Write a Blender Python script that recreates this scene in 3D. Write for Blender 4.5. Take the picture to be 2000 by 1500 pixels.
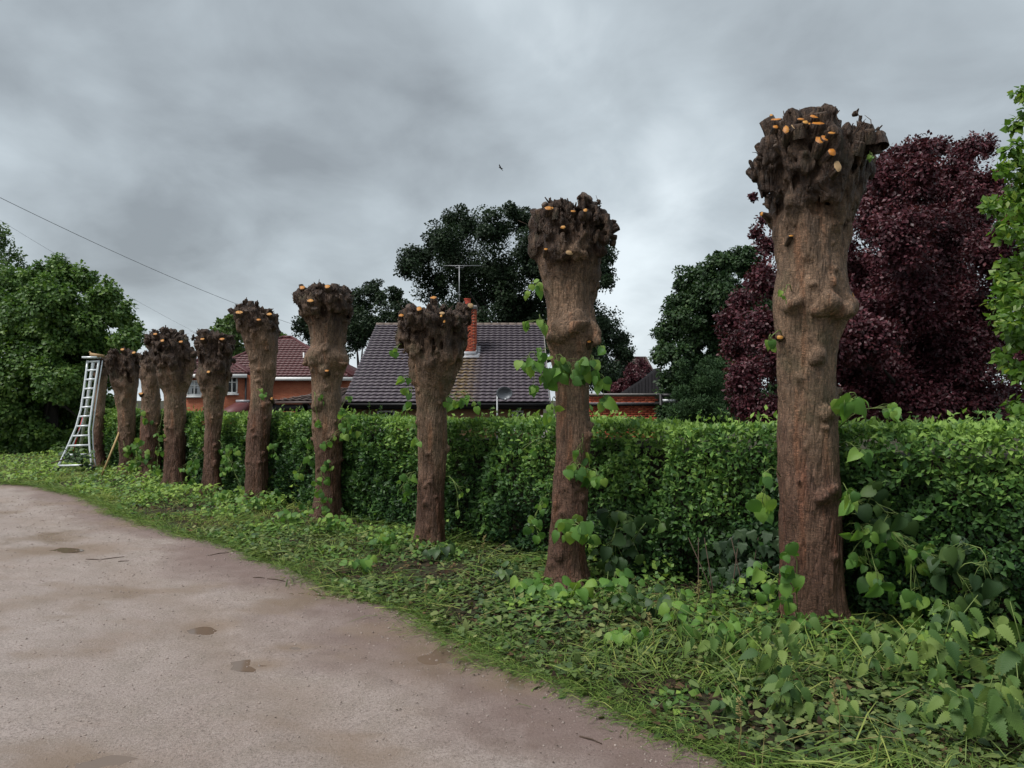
import bpy, math, random
import numpy as np
from mathutils import Vector, Matrix
for _o in list(bpy.data.objects): bpy.data.objects.remove(_o)
random.seed(7)
RNG = np.random.default_rng(11)
S = bpy.context.scene
COL = S.collection
R = math.radians
# ---------------------------------------------------------------- camera
F, CX, CY, EYE = 1450.0, 1000.0, 750.0, 1.6
PITCH = math.atan(30 / F)
cam = bpy.data.objects.new('camera', bpy.data.cameras.new('camera')); COL.objects.link(cam)
cam.data.sensor_width = 36; cam.data.lens = 36 * F / 2000; cam.data.clip_end = 3000; cam.data.clip_start = 0.05
cam.location = (0, 0, EYE); cam.rotation_euler = (R(90) + PITCH, 0, 0)
S.camera = cam
# ---------------------------------------------------------------- sky, sun, exposure
SUN_EL, SUN_AZ = R(58), R(238)       # azimuth measured from +Y towards +X: behind the camera, to the left
W = bpy.data.worlds.new('World'); S.world = W; W.use_nodes = True
wt = W.node_tree; wt.nodes.clear()
def wn(t, **k):
    n = wt.nodes.new(t)
    for a, b in k.items(): setattr(n, a, b)
    return n
def wl(a, b): wt.links.new(a, b)
def wmath(op, a, b=None):
    n = wn('ShaderNodeMath', operation=op)
    for i, v in enumerate((a, b)):
        if v is None: continue
        if isinstance(v, (int, float)): n.inputs[i].default_value = v
        else: wl(v, n.inputs[i])
    return n.outputs[0]
out = wn('ShaderNodeOutputWorld')
tc = wn('ShaderNodeTexCoord'); sep = wn('ShaderNodeSeparateXYZ'); wl(tc.outputs['Generated'], sep.inputs[0])
zz = wmath('ADD', wmath('MAXIMUM', sep.outputs[2], 0.0), 0.30)
comb = wn('ShaderNodeCombineXYZ')
wl(wmath('DIVIDE', sep.outputs[0], zz), comb.inputs[0]); wl(wmath('DIVIDE', sep.outputs[1], zz), comb.inputs[1])
mp = wn('ShaderNodeMapping'); mp.inputs['Rotation'].default_value = (0, 0, R(28)); mp.inputs['Scale'].default_value = (1.0, 0.85, 1); mp.inputs['Location'].default_value = (3.3, 1.9, 0)
wl(comb.outputs[0], mp.inputs[0])
n1 = wn('ShaderNodeTexNoise'); n1.inputs['Scale'].default_value = 1.25; n1.inputs['Detail'].default_value = 3.5; n1.inputs['Roughness'].default_value = 0.48; n1.inputs['Distortion'].default_value = 0.5
wl(mp.outputs[0], n1.inputs[0])
n2 = wn('ShaderNodeTexNoise'); n2.inputs['Scale'].default_value = 3.6; n2.inputs['Detail'].default_value = 6; n2.inputs['Roughness'].default_value = 0.55; n2.inputs['Distortion'].default_value = 0.3
wl(mp.outputs[0], n2.inputs[0])
mixv = wmath('ADD', wmath('MULTIPLY', n1.outputs[0], 0.66), wmath('MULTIPLY', n2.outputs[0], 0.32))
hor = wmath('POWER', wmath('SUBTRACT', 1.0, wmath('MAXIMUM', sep.outputs[2], 0.0)), 7.0)     # cloud thins and brightens towards the horizon
mixv = wmath('ADD', mixv, wmath('MULTIPLY', hor, 0.10)); mixv = wmath('SUBTRACT', mixv, 0.02)
wn3 = wn('ShaderNodeTexNoise'); wn3.inputs['Scale'].default_value = 3.2; wn3.inputs['Detail'].default_value = 4.0; wl(tc.outputs['Generated'], wn3.inputs[0])
wsub = wn('ShaderNodeVectorMath', operation='SUBTRACT'); wl(wn3.outputs['Color'], wsub.inputs[0]); wsub.inputs[1].default_value = (0.5, 0.5, 0.5)
wsc = wn('ShaderNodeVectorMath', operation='SCALE'); wl(wsub.outputs[0], wsc.inputs[0]); wsc.inputs['Scale'].default_value = 0.42
wdir = wn('ShaderNodeVectorMath', operation='ADD'); wl(tc.outputs['Generated'], wdir.inputs[0]); wl(wsc.outputs[0], wdir.inputs[1])
wnor = wn('ShaderNodeVectorMath', operation='NORMALIZE'); wl(wdir.outputs[0], wnor.inputs[0])
def cloud_mass(az, el, k, amt):
    global mixv
    d = wn('ShaderNodeVectorMath', operation='DOT_PRODUCT'); wl(wnor.outputs[0], d.inputs[0])
    d.inputs[1].default_value = (math.sin(R(az)) * math.cos(R(el)), math.cos(R(az)) * math.cos(R(el)), math.sin(R(el)))
    mixv = wmath('ADD', mixv, wmath('MULTIPLY', wmath('POWER', wmath('MAXIMUM', d.outputs['Value'], 0.0), k), amt))
for c_ in ((-19, 20, 110, -0.085), (-27, 13, 130, -0.085), (-4, 20, 90, -0.08), (-32, 26, 70, -0.07), (10, 17, 120, -0.05), (-12, 32, 60, -0.05), (24, 27, 70, -0.05), (35, 20, 90, -0.05), (-31, 20, 260, 0.12), (-22, 16, 300, 0.10), (9, 8, 60, 0.08), (3, 27, 160, 0.06), (-12, 12, 160, 0.05), (-75, 25, 30, -0.05), (80, 30, 30, 0.04), (170, 35, 20, -0.04)): cloud_mass(*c_)
cr = wn('ShaderNodeValToRGB'); e = cr.color_ramp.elements
e[0].position = 0.29; e[0].color = (0.168, 0.188, 0.202, 1)
e[1].position = 0.68; e[1].color = (0.475, 0.524, 0.550, 1)
e.new(0.50).color = (0.300, 0.338, 0.362, 1)
wl(mixv, cr.inputs[0])
bg1 = wn('ShaderNodeBackground'); wl(cr.outputs[0], bg1.inputs[0]); bg1.inputs[1].default_value = 0.76
sky = wn('ShaderNodeTexSky', sky_type='NISHITA', sun_disc=False, sun_elevation=SUN_EL, sun_rotation=SUN_AZ)
sky.air_density = 1.0; sky.dust_density = 4.0
bg2 = wn('ShaderNodeBackground'); wl(sky.outputs[0], bg2.inputs[0]); bg2.inputs[1].default_value = 0.006
add = wn('ShaderNodeAddShader'); wl(bg1.outputs[0], add.inputs[0]); wl(bg2.outputs[0], add.inputs[1]); wl(add.outputs[0], out.inputs[0])
sl = bpy.data.lights.new('sun', 'SUN'); sl.energy = 1.5; sl.angle = R(26); sl.color = (1.0, 0.97, 0.93)
so = bpy.data.objects.new('sun', sl); COL.objects.link(so)
sd = Vector((math.sin(SUN_AZ) * math.cos(SUN_EL), math.cos(SUN_AZ) * math.cos(SUN_EL), math.sin(SUN_EL)))
so.rotation_euler = sd.to_track_quat('Z', 'Y').to_euler(); so.location = sd * 30
S.view_settings.view_transform = 'Standard'; S.view_settings.look = 'None'; S.view_settings.gamma = 1.0
S.view_settings.use_curve_mapping = False; S.view_settings.exposure = 1.15
S.render.engine = 'CYCLES'
S.cycles.max_bounces = 6; S.cycles.transparent_max_bounces = 8
# ---------------------------------------------------------------- helpers
def P(px, py, d):
    """point seen at photograph pixel (px, py), d metres ahead of the camera"""
    u, v = (px - CX) / F, (CY - py) / F
    cp, sp = math.cos(PITCH), math.sin(PITCH)
    k = d / (cp - v * sp)
    return Vector((u * k, d, EYE + (sp + v * cp) * k))
def G(px, py):
    u, v = (px - CX) / F, (CY - py) / F
    cp, sp = math.cos(PITCH), math.sin(PITCH)
    k = -EYE / (sp + v * cp)
    return Vector((u * k, (cp - v * sp) * k, 0))
def project(v):
    cp, sp = math.cos(PITCH), math.sin(PITCH)
    y, z = v[:, 1], v[:, 2] - EYE
    dep = y * cp + z * sp; up = -y * sp + z * cp
    return CX + F * v[:, 0] / dep, CY - F * up / dep
def tag(o, label=None, cat=None, group=None, kind=None):
    if label: o['label'] = label
    if cat: o['category'] = cat
    if group: o['group'] = group
    if kind: o['kind'] = kind
    return o
def empty(name, loc, label=None, cat=None, group=None):
    o = bpy.data.objects.new(name, None); COL.objects.link(o); o.location = loc; o.empty_display_size = 0.2
    return tag(o, label, cat, group)
def link(name, me, parent=None, world=None, kind=None):
    """mesh object; geometry given in world space is shifted so that it sits under its parent"""
    o = bpy.data.objects.new(name, me); COL.objects.link(o)
    if parent is not None:
        o.parent = parent
        base = origin(parent)
        o.location = (Vector(world) if world is not None else Vector((0, 0, 0))) - base
    elif world is not None: o.location = world
    if kind: o['kind'] = kind
    return o
def origin(o):
    v = Vector((0, 0, 0))
    while o is not None: v += o.location; o = o.parent
    return v
def np_mesh(name, verts, faces, mat=None, smooth=False, tone=None, extra=None):
    """faces: list of int arrays (n,3)/(n,4)"""
    me = bpy.data.meshes.new(name)
    verts = np.asarray(verts, np.float32).reshape(-1, 3)
    if isinstance(faces, np.ndarray): faces = [faces]
    faces = [np.asarray(f, np.int32) for f in faces if len(f)]
    me.vertices.add(len(verts)); me.vertices.foreach_set('co', verts.ravel())
    loops = np.concatenate([f.ravel() for f in faces]); tot = np.concatenate([np.full(len(f), f.shape[1], np.int32) for f in faces])
    start = np.concatenate([[0], np.cumsum(tot)[:-1]]).astype(np.int32)
    me.loops.add(len(loops)); me.loops.foreach_set('vertex_index', loops)
    me.polygons.add(len(tot)); me.polygons.foreach_set('loop_start', start); me.polygons.foreach_set('loop_total', tot)
    if smooth: me.polygons.foreach_set('use_smooth', np.ones(len(tot), bool))
    for nm, arr in ([('tone', tone)] if tone is not None else []) + (list(extra.items()) if extra else []):
        a = me.attributes.new(nm, 'FLOAT', 'POINT'); a.data.foreach_set('value', np.asarray(arr, np.float32))
    me.update(calc_edges=True); me.validate()
    if mat: me.materials.append(mat)
    return me
class MB:
    """collects boxes, tubes and panels into one mesh"""
    def __init__(s): s.v = []; s.f3 = []; s.f4 = []; s.n = 0
    def add(s, v, f):
        v = [tuple(p) for p in v]
        for q in f: (s.f4 if len(q) == 4 else s.f3).append([i + s.n for i in q])
        s.v += v; s.n += len(v)
    def box(s, c, size, rot=None, taper=1.0):
        hx, hy, hz = [q / 2 for q in size]
        pts = [Vector((sx * hx * (taper if sz > 0 else 1), sy * hy * (taper if sz > 0 else 1), sz * hz)) for sz in (-1, 1) for sy in (-1, 1) for sx in (-1, 1)]
        if rot is not None: pts = [rot @ p for p in pts]
        c = Vector(c); s.add([p + c for p in pts], [(0, 2, 3, 1), (4, 5, 7, 6), (0, 1, 5, 4), (2, 6, 7, 3), (0, 4, 6, 2), (1, 3, 7, 5)])
    def bar(s, a, b, w, h=None):
        a, b = Vector(a), Vector(b); d = b - a; h = h or w
        q = d.to_track_quat('Z', 'Y').to_matrix()
        s.box((a + b) / 2, (w, h, d.length), q)
    def tube(s, pts, rad, n=8, cap=True):
        pts = [Vector(p) for p in pts]
        rad = [rad] * len(pts) if isinstance(rad, (int, float)) else rad
        vs, fs = [], []; up = Vector((0.3, 0.5, 0.8))
        for i, p in enumerate(pts):
            t = (pts[min(i + 1, len(pts) - 1)] - pts[max(i - 1, 0)]).normalized()
            if abs(t.dot(up)) > 0.97: up = Vector((1, 0, 0))
            x = up.cross(t).normalized(); y = t.cross(x)
            for k in range(n):
                a = 2 * math.pi * k / n
                vs.append(p + (x * math.cos(a) + y * math.sin(a)) * rad[i])
        for i in range(len(pts) - 1):
            for k in range(n):
                fs.append((i * n + k, i * n + (k + 1) % n, (i + 1) * n + (k + 1) % n, (i + 1) * n + k))
        if cap:
            vs += [pts[0], pts[-1]]; c0, c1 = len(vs) - 2, len(vs) - 1; L = (len(pts) - 1) * n
            for k in range(n):
                fs.append((c0, (k + 1) % n, k)); fs.append((c1, L + k, L + (k + 1) % n))
        s.add(vs, fs)
    def mesh(s, name, mat, smooth=False):
        fs = []
        if s.f4: fs.append(np.array(s.f4))
        if s.f3: fs.append(np.array(s.f3))
        return np_mesh(name, s.v, fs, mat, smooth)
    def build(s, name, mat, parent=None, smooth=False, kind=None):
        """vertices are in world space"""
        me = s.mesh(name, mat, smooth)
        o = link(name, me, parent, (0, 0, 0) if parent is not None else None, kind)
        return o
# ---- numpy noise
def _hash(ix, iy, iz, seed):
    h = (ix.astype(np.uint32) * np.uint32(374761393)) ^ (iy.astype(np.uint32) * np.uint32(668265263)) ^ (iz.astype(np.uint32) * np.uint32(2147483647 - 58)) ^ np.uint32((seed * 2654435761) & 0xffffffff)
    h = (h ^ (h >> np.uint32(13))) * np.uint32(1274126177); h = (h ^ (h >> np.uint32(15))) * np.uint32(2246822519)
    h = h ^ (h >> np.uint32(16))
    return h.astype(np.float32) / np.float32(4294967295.0)
def vnoise(x, y, z, seed=0):
    """value noise in -1..1"""
    x, y, z = np.broadcast_arrays(np.asarray(x, np.float32), np.asarray(y, np.float32), np.asarray(z, np.float32))
    fx, fy, fz = np.floor(x), np.floor(y), np.floor(z)
    ix, iy, iz = fx.astype(np.int64), fy.astype(np.int64), fz.astype(np.int64)
    tx, ty, tz = x - fx, y - fy, z - fz
    tx, ty, tz = [t * t * t * (t * (t * 6 - 15) + 10) for t in (tx, ty, tz)]
    r = 0
    for a in (0, 1):
        wx = tx if a else 1 - tx
        for b in (0, 1):
            wy = ty if b else 1 - ty
            for c in (0, 1):
                r = r + wx * wy * (tz if c else 1 - tz) * _hash(ix + a, iy + b, iz + c, seed)
    return r * 2 - 1
def fbm(x, y, z, seed=0, oct=3, gain=0.5):
    r, a, f = 0, 1.0, 1.0
    for i in range(oct):
        r = r + a * vnoise(x * f, y * f, z * f, seed + i * 17); a *= gain; f *= 2.03
    return r
# ---------------------------------------------------------------- materials
def nt(name):
    m = bpy.data.materials.new(name); m.use_nodes = True; t = m.node_tree; t.nodes.clear(); return m, t
class NT:
    def __init__(s, name):
        s.m, s.t = nt(name); s.o = s.N('ShaderNodeOutputMaterial')
    def N(s, typ, inp=None, **k):
        n = s.t.nodes.new(typ)
        for a, b in k.items(): setattr(n, a, b)
        for a, b in (inp or {}).items(): s.set(n, a, b)
        return n
    def set(s, n, a, b):
        if isinstance(b, bpy.types.NodeSocket): s.t.links.new(b, n.inputs[a])
        else:
            if isinstance(b, (tuple, list)) and len(b) == 3 and n.inputs[a].type == 'RGBA': b = (*b, 1)
            n.inputs[a].default_value = b
    def math(s, op, a, b=0.0, clamp=False):
        n = s.N('ShaderNodeMath', {0: a, 1: b}, operation=op, use_clamp=clamp); return n.outputs[0]
    def mix(s, fac, a, b, mode='MIX'):
        n = s.N('ShaderNodeMix', data_type='RGBA', blend_type=mode)
        s.set(n, 0, fac); s.set(n, 6, a if not isinstance(a, tuple) else (*a, 1)[:4]); s.set(n, 7, b if not isinstance(b, tuple) else (*b, 1)[:4]); return n.outputs[2]
    def ramp(s, fac, stops, interp='LINEAR'):
        n = s.N('ShaderNodeValToRGB'); n.color_ramp.interpolation = interp
        el = n.color_ramp.elements
        while len(el) < len(stops): el.new(0.5)
        for q, (p, c) in zip(el, stops):
            q.position = p; q.color = (*c, 1) if not isinstance(c, (int, float)) else (c, c, c, 1)
        s.set(n, 0, fac); return n.outputs[0]
    def coord(s, which='Object', scale=(1, 1, 1), loc=(0, 0, 0), rot=(0, 0, 0)):
        c = s.N('ShaderNodeTexCoord'); mpn = s.N('ShaderNodeMapping', {0: c.outputs[which]})
        mpn.inputs['Scale'].default_value = scale; mpn.inputs['Location'].default_value = loc; mpn.inputs['Rotation'].default_value = rot
        return mpn.outputs[0]
    def noise(s, vec, scale, detail=4, rough=0.55, dist=0.0):
        return s.N('ShaderNodeTexNoise', {'Vector': vec, 'Scale': scale, 'Detail': detail, 'Roughness': rough, 'Distortion': dist}).outputs[0]
    def bump(s, h, strength=0.4, dist=0.01, normal=None):
        n = s.N('ShaderNodeBump', {'Height': h, 'Strength': strength, 'Distance': dist})
        if normal is not None: s.set(n, 'Normal', normal)
        return n.outputs[0]
    def pbr(s, color, rough=0.7, normal=None, spec=0.4, metal=0.0):
        b = s.N('ShaderNodeBsdfPrincipled')
        s.set(b, 'Base Color', color if not isinstance(color, tuple) else (*color, 1)[:4]); s.set(b, 'Roughness', rough); s.set(b, 'Metallic', metal); s.set(b, 'Specular IOR Level', spec)
        if normal is not None: s.set(b, 'Normal', normal)
        return b.outputs[0]
    def out(s, sh):
        s.t.links.new(sh, s.o.inputs[0]); return s.m
def plain(name, col, rough=0.6, metal=0.0, var=0.15, scale=20, bump=0.0):
    t = NT(name); c = t.coord('Object'); n = t.noise(c, scale, 4)
    colr = t.mix(n, tuple(q * (1 - var) for q in col), tuple(min(1, q * (1 + var)) for q in col))
    return t.out(t.pbr(colr, rough, t.bump(n, bump, 0.01) if bump else None, 0.4, metal))
def leafmat(name, stops, trans=0.3, rough=0.42, obj=False, tcol=1.25, spec=0.4, veins=False):
    """stops: three base colours along the per-leaf tone"""
    t = NT(name)
    if obj: f = t.N('ShaderNodeObjectInfo').outputs['Random']
    else: f = t.N('ShaderNodeAttribute', attribute_name='tone').outputs['Fac']
    c = t.ramp(f, [(0.0, stops[0]), (0.55, stops[1]), (1.0, stops[2])])
    nrm = None
    if veins:
        co = t.coord('Object'); n = t.noise(co, 60, 3)
        sx = t.N('ShaderNodeSeparateXYZ', {0: co}); ax = t.math('ABSOLUTE', sx.outputs[0])
        ph = t.math('MULTIPLY', t.math('SUBTRACT', sx.outputs[1], t.math('MULTIPLY', ax, 0.75)), 42.0)
        v = t.math('POWER', t.math('ABSOLUTE', t.math('SINE', ph)), 0.35)
        c = t.mix(t.math('MULTIPLY', t.math('SUBTRACT', 1.0, v), 0.16), c, (0.30, 0.42, 0.16))
        c = t.mix(t.math('MULTIPLY', n, 0.45), c, t.mix(1.0, c, (0.5, 0.55, 0.4), 'MULTIPLY'))
        nrm = t.bump(v, 0.15, 0.012)
    b = t.pbr(c, rough, nrm, spec)
    tr = t.N('ShaderNodeBsdfTranslucent', {'Color': t.mix(1.0, c, (tcol, tcol * 1.05, tcol * 0.6), 'MULTIPLY')}).outputs[0]
    mx = t.N('ShaderNodeMixShader', {0: trans, 1: b, 2: tr}).outputs[0]
    return t.out(mx)
M = {}
def mat_bark(name, dark, mid, red):
    t = NT(name); co = t.coord('Object')
    cv = t.coord('Object', (1, 1, 0.22))
    big = t.noise(t.coord('Object', (1, 1, 0.5)), 5.5, 5, 0.6)
    rid = t.noise(cv, 60, 5, 0.62, 0.6)
    fine = t.noise(co, 130, 4, 0.65)
    plate = t.N('ShaderNodeTexVoronoi', {'Vector': cv, 'Scale': 30.0, 'Randomness': 1.0}, feature='DISTANCE_TO_EDGE').outputs[0]
    flk = t.noise(t.coord('Object', (1, 1, 2.6)), 34, 5, 0.7, 0.8); tint = t.noise(t.coord('Object', (1, 1, 0.12)), 11, 3)
    head = t.N('ShaderNodeAttribute', attribute_name='head').outputs['Fac']
    low = t.N('ShaderNodeAttribute', attribute_name='low').outputs['Fac']
    c = t.mix(t.ramp(big, [(0.30, 0.0), (0.68, 1.0)]), tuple(q * 0.45 for q in mid), mid)
    c = t.mix(t.math('MULTIPLY', low, t.ramp(big, [(0.2, 1.0), (0.8, 0.55)])), c, red)
    c = t.mix(t.math('MULTIPLY', head, t.ramp(t.noise(t.coord('Object', (1, 1, 0.6)), 15, 5, 0.65), [(0.46, 1.0), (0.68, 0.50)])), c, dark)
    c = t.mix(t.ramp(rid, [(0.32, 0.70), (0.50, 0.0)]), c, t.mix(1.0, c, (0.22, 0.19, 0.17), 'MULTIPLY'))
    c = t.mix(t.ramp(plate, [(0.0, 0.45), (0.09, 0.0)]), c, t.mix(1.0, c, (0.30, 0.26, 0.24), 'MULTIPLY'))
    c = t.mix(t.math('MULTIPLY', t.ramp(tint, [(0.54, 0.0), (0.68, 0.45)]), t.math('SUBTRACT', 1.0, head, True)), c, t.mix(1.0, c, (1.45, 0.98, 0.72), 'MULTIPLY'))
    c = t.mix(t.ramp(flk, [(0.50, 0.0), (0.68, 0.75)]), c, t.mix(1.0, c, (2.0, 1.85, 1.75), 'MULTIPLY'))
    c = t.mix(t.ramp(flk, [(0.30, 0.7), (0.46, 0.0)]), c, t.mix(1.0, c, (0.42, 0.38, 0.36), 'MULTIPLY'))
    c = t.mix(t.ramp(fine, [(0.48, 0.0), (0.70, 0.8)]), c, t.mix(1.0, c, (2.1, 1.95, 1.8), 'MULTIPLY'))
    moss = t.ramp(t.noise(co, 3.2, 4), [(0.56, 0.0), (0.70, 0.45)])
    c = t.mix(t.math('MULTIPLY', moss, t.math('SUBTRACT', 1.0, low, True)), c, (0.055, 0.062, 0.028))
    h = t.math('ADD', t.math('ADD', t.math('MULTIPLY', rid, 1.0), t.math('MULTIPLY', fine, 0.5)), t.math('ADD', t.math('MULTIPLY', t.math('MINIMUM', plate, 0.25), 2.4), t.math('MULTIPLY', flk, 0.8)))
    return t.out(t.pbr(c, t.math('SUBTRACT', t.ramp(big, [(0.3, 0.50), (0.7, 0.80)]), t.math('MULTIPLY', head, 0.12)), t.bump(h, 0.9, 0.017), 0.3))
M['bark'] = mat_bark('wet_lime_bark', (0.034, 0.019, 0.012), (0.225, 0.150, 0.100), (0.104, 0.054, 0.039))
M['bark_far'] = plain('background_bark', (0.022, 0.018, 0.015), 0.85, 0, 0.4, 6, 0.4)
def mat_cut():
    t = NT('fresh_cut_wood'); co = t.coord('Object')
    ring = t.N('ShaderNodeTexWave', {'Vector': co, 'Scale': 70.0, 'Distortion': 3.5, 'Detail': 3.0}, wave_type='RINGS', rings_direction='Z').outputs['Fac']
    n = t.noise(co, 40, 4); r = t.N('ShaderNodeObjectInfo').outputs['Random']
    c = t.mix(r, (0.52, 0.20, 0.018), (0.58, 0.31, 0.06))
    c = t.mix(t.math('MULTIPLY', ring, 0.55), c, (0.36, 0.10, 0.012))
    c = t.mix(t.ramp(n, [(0.46, 0.0), (0.66, 0.75)]), c, (0.22, 0.07, 0.018))
    return t.out(t.pbr(c, 0.5, t.bump(ring, 0.2, 0.002), 0.4))
M['cut'] = mat_cut()
M['flake'] = plain('dark_bark_flake', (0.048, 0.030, 0.022), 0.85, 0, 0.6, 40, 0.3)
M['old_cut'] = plain('weathered_cut_wood', (0.085, 0.060, 0.045), 0.8, 0, 0.4, 40, 0.4)
M['pale_cut'] = plain('pale_cut_wood', (0.40, 0.26, 0.13), 0.7, 0, 0.25, 50, 0.2)
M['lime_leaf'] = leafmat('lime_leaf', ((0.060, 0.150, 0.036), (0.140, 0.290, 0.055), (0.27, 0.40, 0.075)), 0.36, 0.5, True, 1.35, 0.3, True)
M['lime_leaf_dark'] = leafmat('shaded_lime_leaf', ((0.020, 0.050, 0.019), (0.046, 0.098, 0.030), (0.10, 0.17, 0.045)), 0.22, 0.5, True, 1.2, 0.4, True)  # darker copy of the lime leaf, shade put into its colour
M['stem'] = plain('green_stem', (0.16, 0.22, 0.06), 0.6, 0, 0.3, 15)
M['twig'] = plain('brown_twig', (0.075, 0.05, 0.035), 0.85, 0, 0.4, 25, 0.3)
M['straw'] = plain('dry_stem', (0.24, 0.205, 0.075), 0.7, 0, 0.35, 6)
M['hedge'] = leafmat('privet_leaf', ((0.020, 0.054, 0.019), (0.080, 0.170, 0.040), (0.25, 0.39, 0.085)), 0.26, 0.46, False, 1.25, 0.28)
M['hedge_part'] = leafmat('privet_leaf_near', ((0.024, 0.068, 0.020), (0.060, 0.140, 0.030), (0.125, 0.25, 0.045)), 0.26, 0.46, True, 1.25, 0.28)
M['ivy'] = leafmat('ivy_leaf', ((0.014, 0.034, 0.018), (0.024, 0.052, 0.026), (0.045, 0.080, 0.036)), 0.08, 0.5, True, 1.1, 0.3, True)
M['nettle'] = leafmat('nettle_leaf', ((0.036, 0.090, 0.028), (0.100, 0.180, 0.040), (0.22, 0.30, 0.08)), 0.25, 0.55, True, 1.25, 0.25, True)
M['grass'] = leafmat('cut_grass', ((0.046, 0.092, 0.020), (0.130, 0.210, 0.040), (0.31, 0.35, 0.095)), 0.25, 0.55, False, 1.2, 0.25)
M['cover'] = leafmat('ground_cover_leaf', ((0.030, 0.072, 0.022), (0.105, 0.205, 0.042), (0.27, 0.39, 0.075)), 0.28, 0.5, False, 1.25, 0.3)
M['litter'] = leafmat('leaf_clippings', ((0.035, 0.068, 0.028), (0.105, 0.155, 0.044), (0.24, 0.26, 0.095)), 0.15, 0.6, False, 1.1, 0.3)
M['oak'] = leafmat('oak_leaf', ((0.010, 0.022, 0.010), (0.020, 0.040, 0.016), (0.040, 0.072, 0.024)), 0.15, 0.6, False, 1.1, 0.25)
M['chestnut'] = leafmat('chestnut_leaf', ((0.014, 0.034, 0.014), (0.034, 0.072, 0.022), (0.085, 0.14, 0.038)), 0.18, 0.55, False, 1.15, 0.3)
M['copper'] = leafmat('copper_plum_leaf', ((0.036, 0.009, 0.013), (0.094, 0.025, 0.035), (0.21, 0.062, 0.070)), 0.20, 0.45, False, 1.1, 0.4)
M['left_lime'] = leafmat('bushy_lime_leaf', ((0.030, 0.072, 0.020), (0.090, 0.175, 0.036), (0.21, 0.31, 0.065)), 0.28, 0.5, False, 1.2, 0.35)
M['pale_tree'] = leafmat('pale_tree_leaf', ((0.06, 0.11, 0.035), (0.10, 0.17, 0.05), (0.16, 0.24, 0.07)), 0.3, 0.5, False)
M['right_tree'] = leafmat('yellow_green_leaf', ((0.060, 0.135, 0.020), (0.12, 0.23, 0.034), (0.24, 0.32, 0.05)), 0.35, 0.42, False, 1.3, 0.4)
M['right_part'] = leafmat('yellow_green_leaf_near', ((0.065, 0.145, 0.022), (0.13, 0.245, 0.036), (0.25, 0.33, 0.052)), 0.35, 0.42, True, 1.3, 0.4)
M['conifer'] = leafmat('conifer_spray', ((0.020, 0.046, 0.018), (0.036, 0.075, 0.026), (0.07, 0.12, 0.038)), 0.1, 0.6, False, 1.1, 0.2)
M['hedge_core'] = plain('hedge_twigs', (0.030, 0.022, 0.016), 0.95, 0, 0.5, 30, 0.6)
def mat_track():
    t = NT('damp_gravel_track'); co = t.coord('Object')
    big = t.noise(t.coord('Object', (1, 0.55, 1)), 0.75, 5, 0.6, 0.4); med = t.noise(co, 4.5, 5, 0.62); fine = t.noise(co, 70, 5, 0.75); grit = t.noise(co, 260, 3, 0.7)
    vor = t.N('ShaderNodeTexVoronoi', {'Vector': co, 'Scale': 70.0}, feature='F1')
    wet = t.N('ShaderNodeAttribute', attribute_name='wet').outputs['Fac']
    edge = t.N('ShaderNodeAttribute', attribute_name='edge').outputs['Fac']
    c = t.mix(t.ramp(big, [(0.32, 0.0), (0.66, 1.0)]), (0.305, 0.236, 0.207), (0.425, 0.348, 0.318))
    c = t.mix(t.ramp(med, [(0.42, 0.0), (0.70, 0.75)]), c, (0.26, 0.205, 0.166))
    c = t.mix(t.ramp(fine, [(0.32, 0.95), (0.56, 0.0)]), c, (0.105, 0.078, 0.064))
    c = t.mix(t.ramp(grit, [(0.50, 0.0), (0.66, 0.85)]), c, (0.56, 0.49, 0.44))
    c = t.mix(t.math('MULTIPLY', t.ramp(vor.outputs['Distance'], [(0.10, 1.0), (0.32, 0.0)]), t.ramp(vor.outputs['Color'], [(0.62, 0.0), (0.85, 0.6)])), c, t.mix(vor.outputs['Color'], (0.17, 0.13, 0.11), (0.50, 0.42, 0.36)))
    c = t.mix(t.math('MULTIPLY', t.ramp(t.math('ADD', edge, t.math('MULTIPLY', med, 0.5)), [(0.45, 0.0), (1.15, 1.0)]), 0.75), c, (0.165, 0.105, 0.090))
    c = t.mix(t.math('MULTIPLY', wet, 0.9, True), c, (0.235, 0.165, 0.115))
    rough = t.math('SUBTRACT', t.ramp(t.math('ADD', big, t.math('MULTIPLY', med, 0.35)), [(0.50, 0.78), (0.85, 0.42)]), t.math('MULTIPLY', wet, 0.22), True)
    h = t.math('ADD', t.math('MULTIPLY', fine, 1.0), t.math('ADD', t.math('MULTIPLY', grit, 0.5), t.math('MULTIPLY', med, 1.5)))
    return t.out(t.pbr(c, rough, t.bump(h, 0.8, 0.014), 0.45))
M['track'] = mat_track()
def mat_soil():
    t = NT('verge_soil'); co = t.coord('Object'); a = t.noise(co, 3, 5); b = t.noise(co, 45, 4, 0.7)
    c = t.mix(t.ramp(a, [(0.35, 0.0), (0.65, 1.0)]), (0.045, 0.030, 0.020), (0.050, 0.062, 0.026))
    c = t.mix(t.ramp(b, [(0.4, 0.6), (0.6, 0.0)]), c, (0.022, 0.016, 0.012))
    return t.out(t.pbr(c, 0.9, t.bump(b, 0.8, 0.03), 0.2))
M['soil'] = mat_soil()
def mat_water():
    t = NT('muddy_puddle_water'); n = t.noise(t.coord('Object'), 3, 3)
    return t.out(t.pbr(t.mix(n, (0.125, 0.088, 0.064), (0.17, 0.122, 0.09)), 0.07, None, 0.5))
M['water'] = mat_water()
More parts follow.
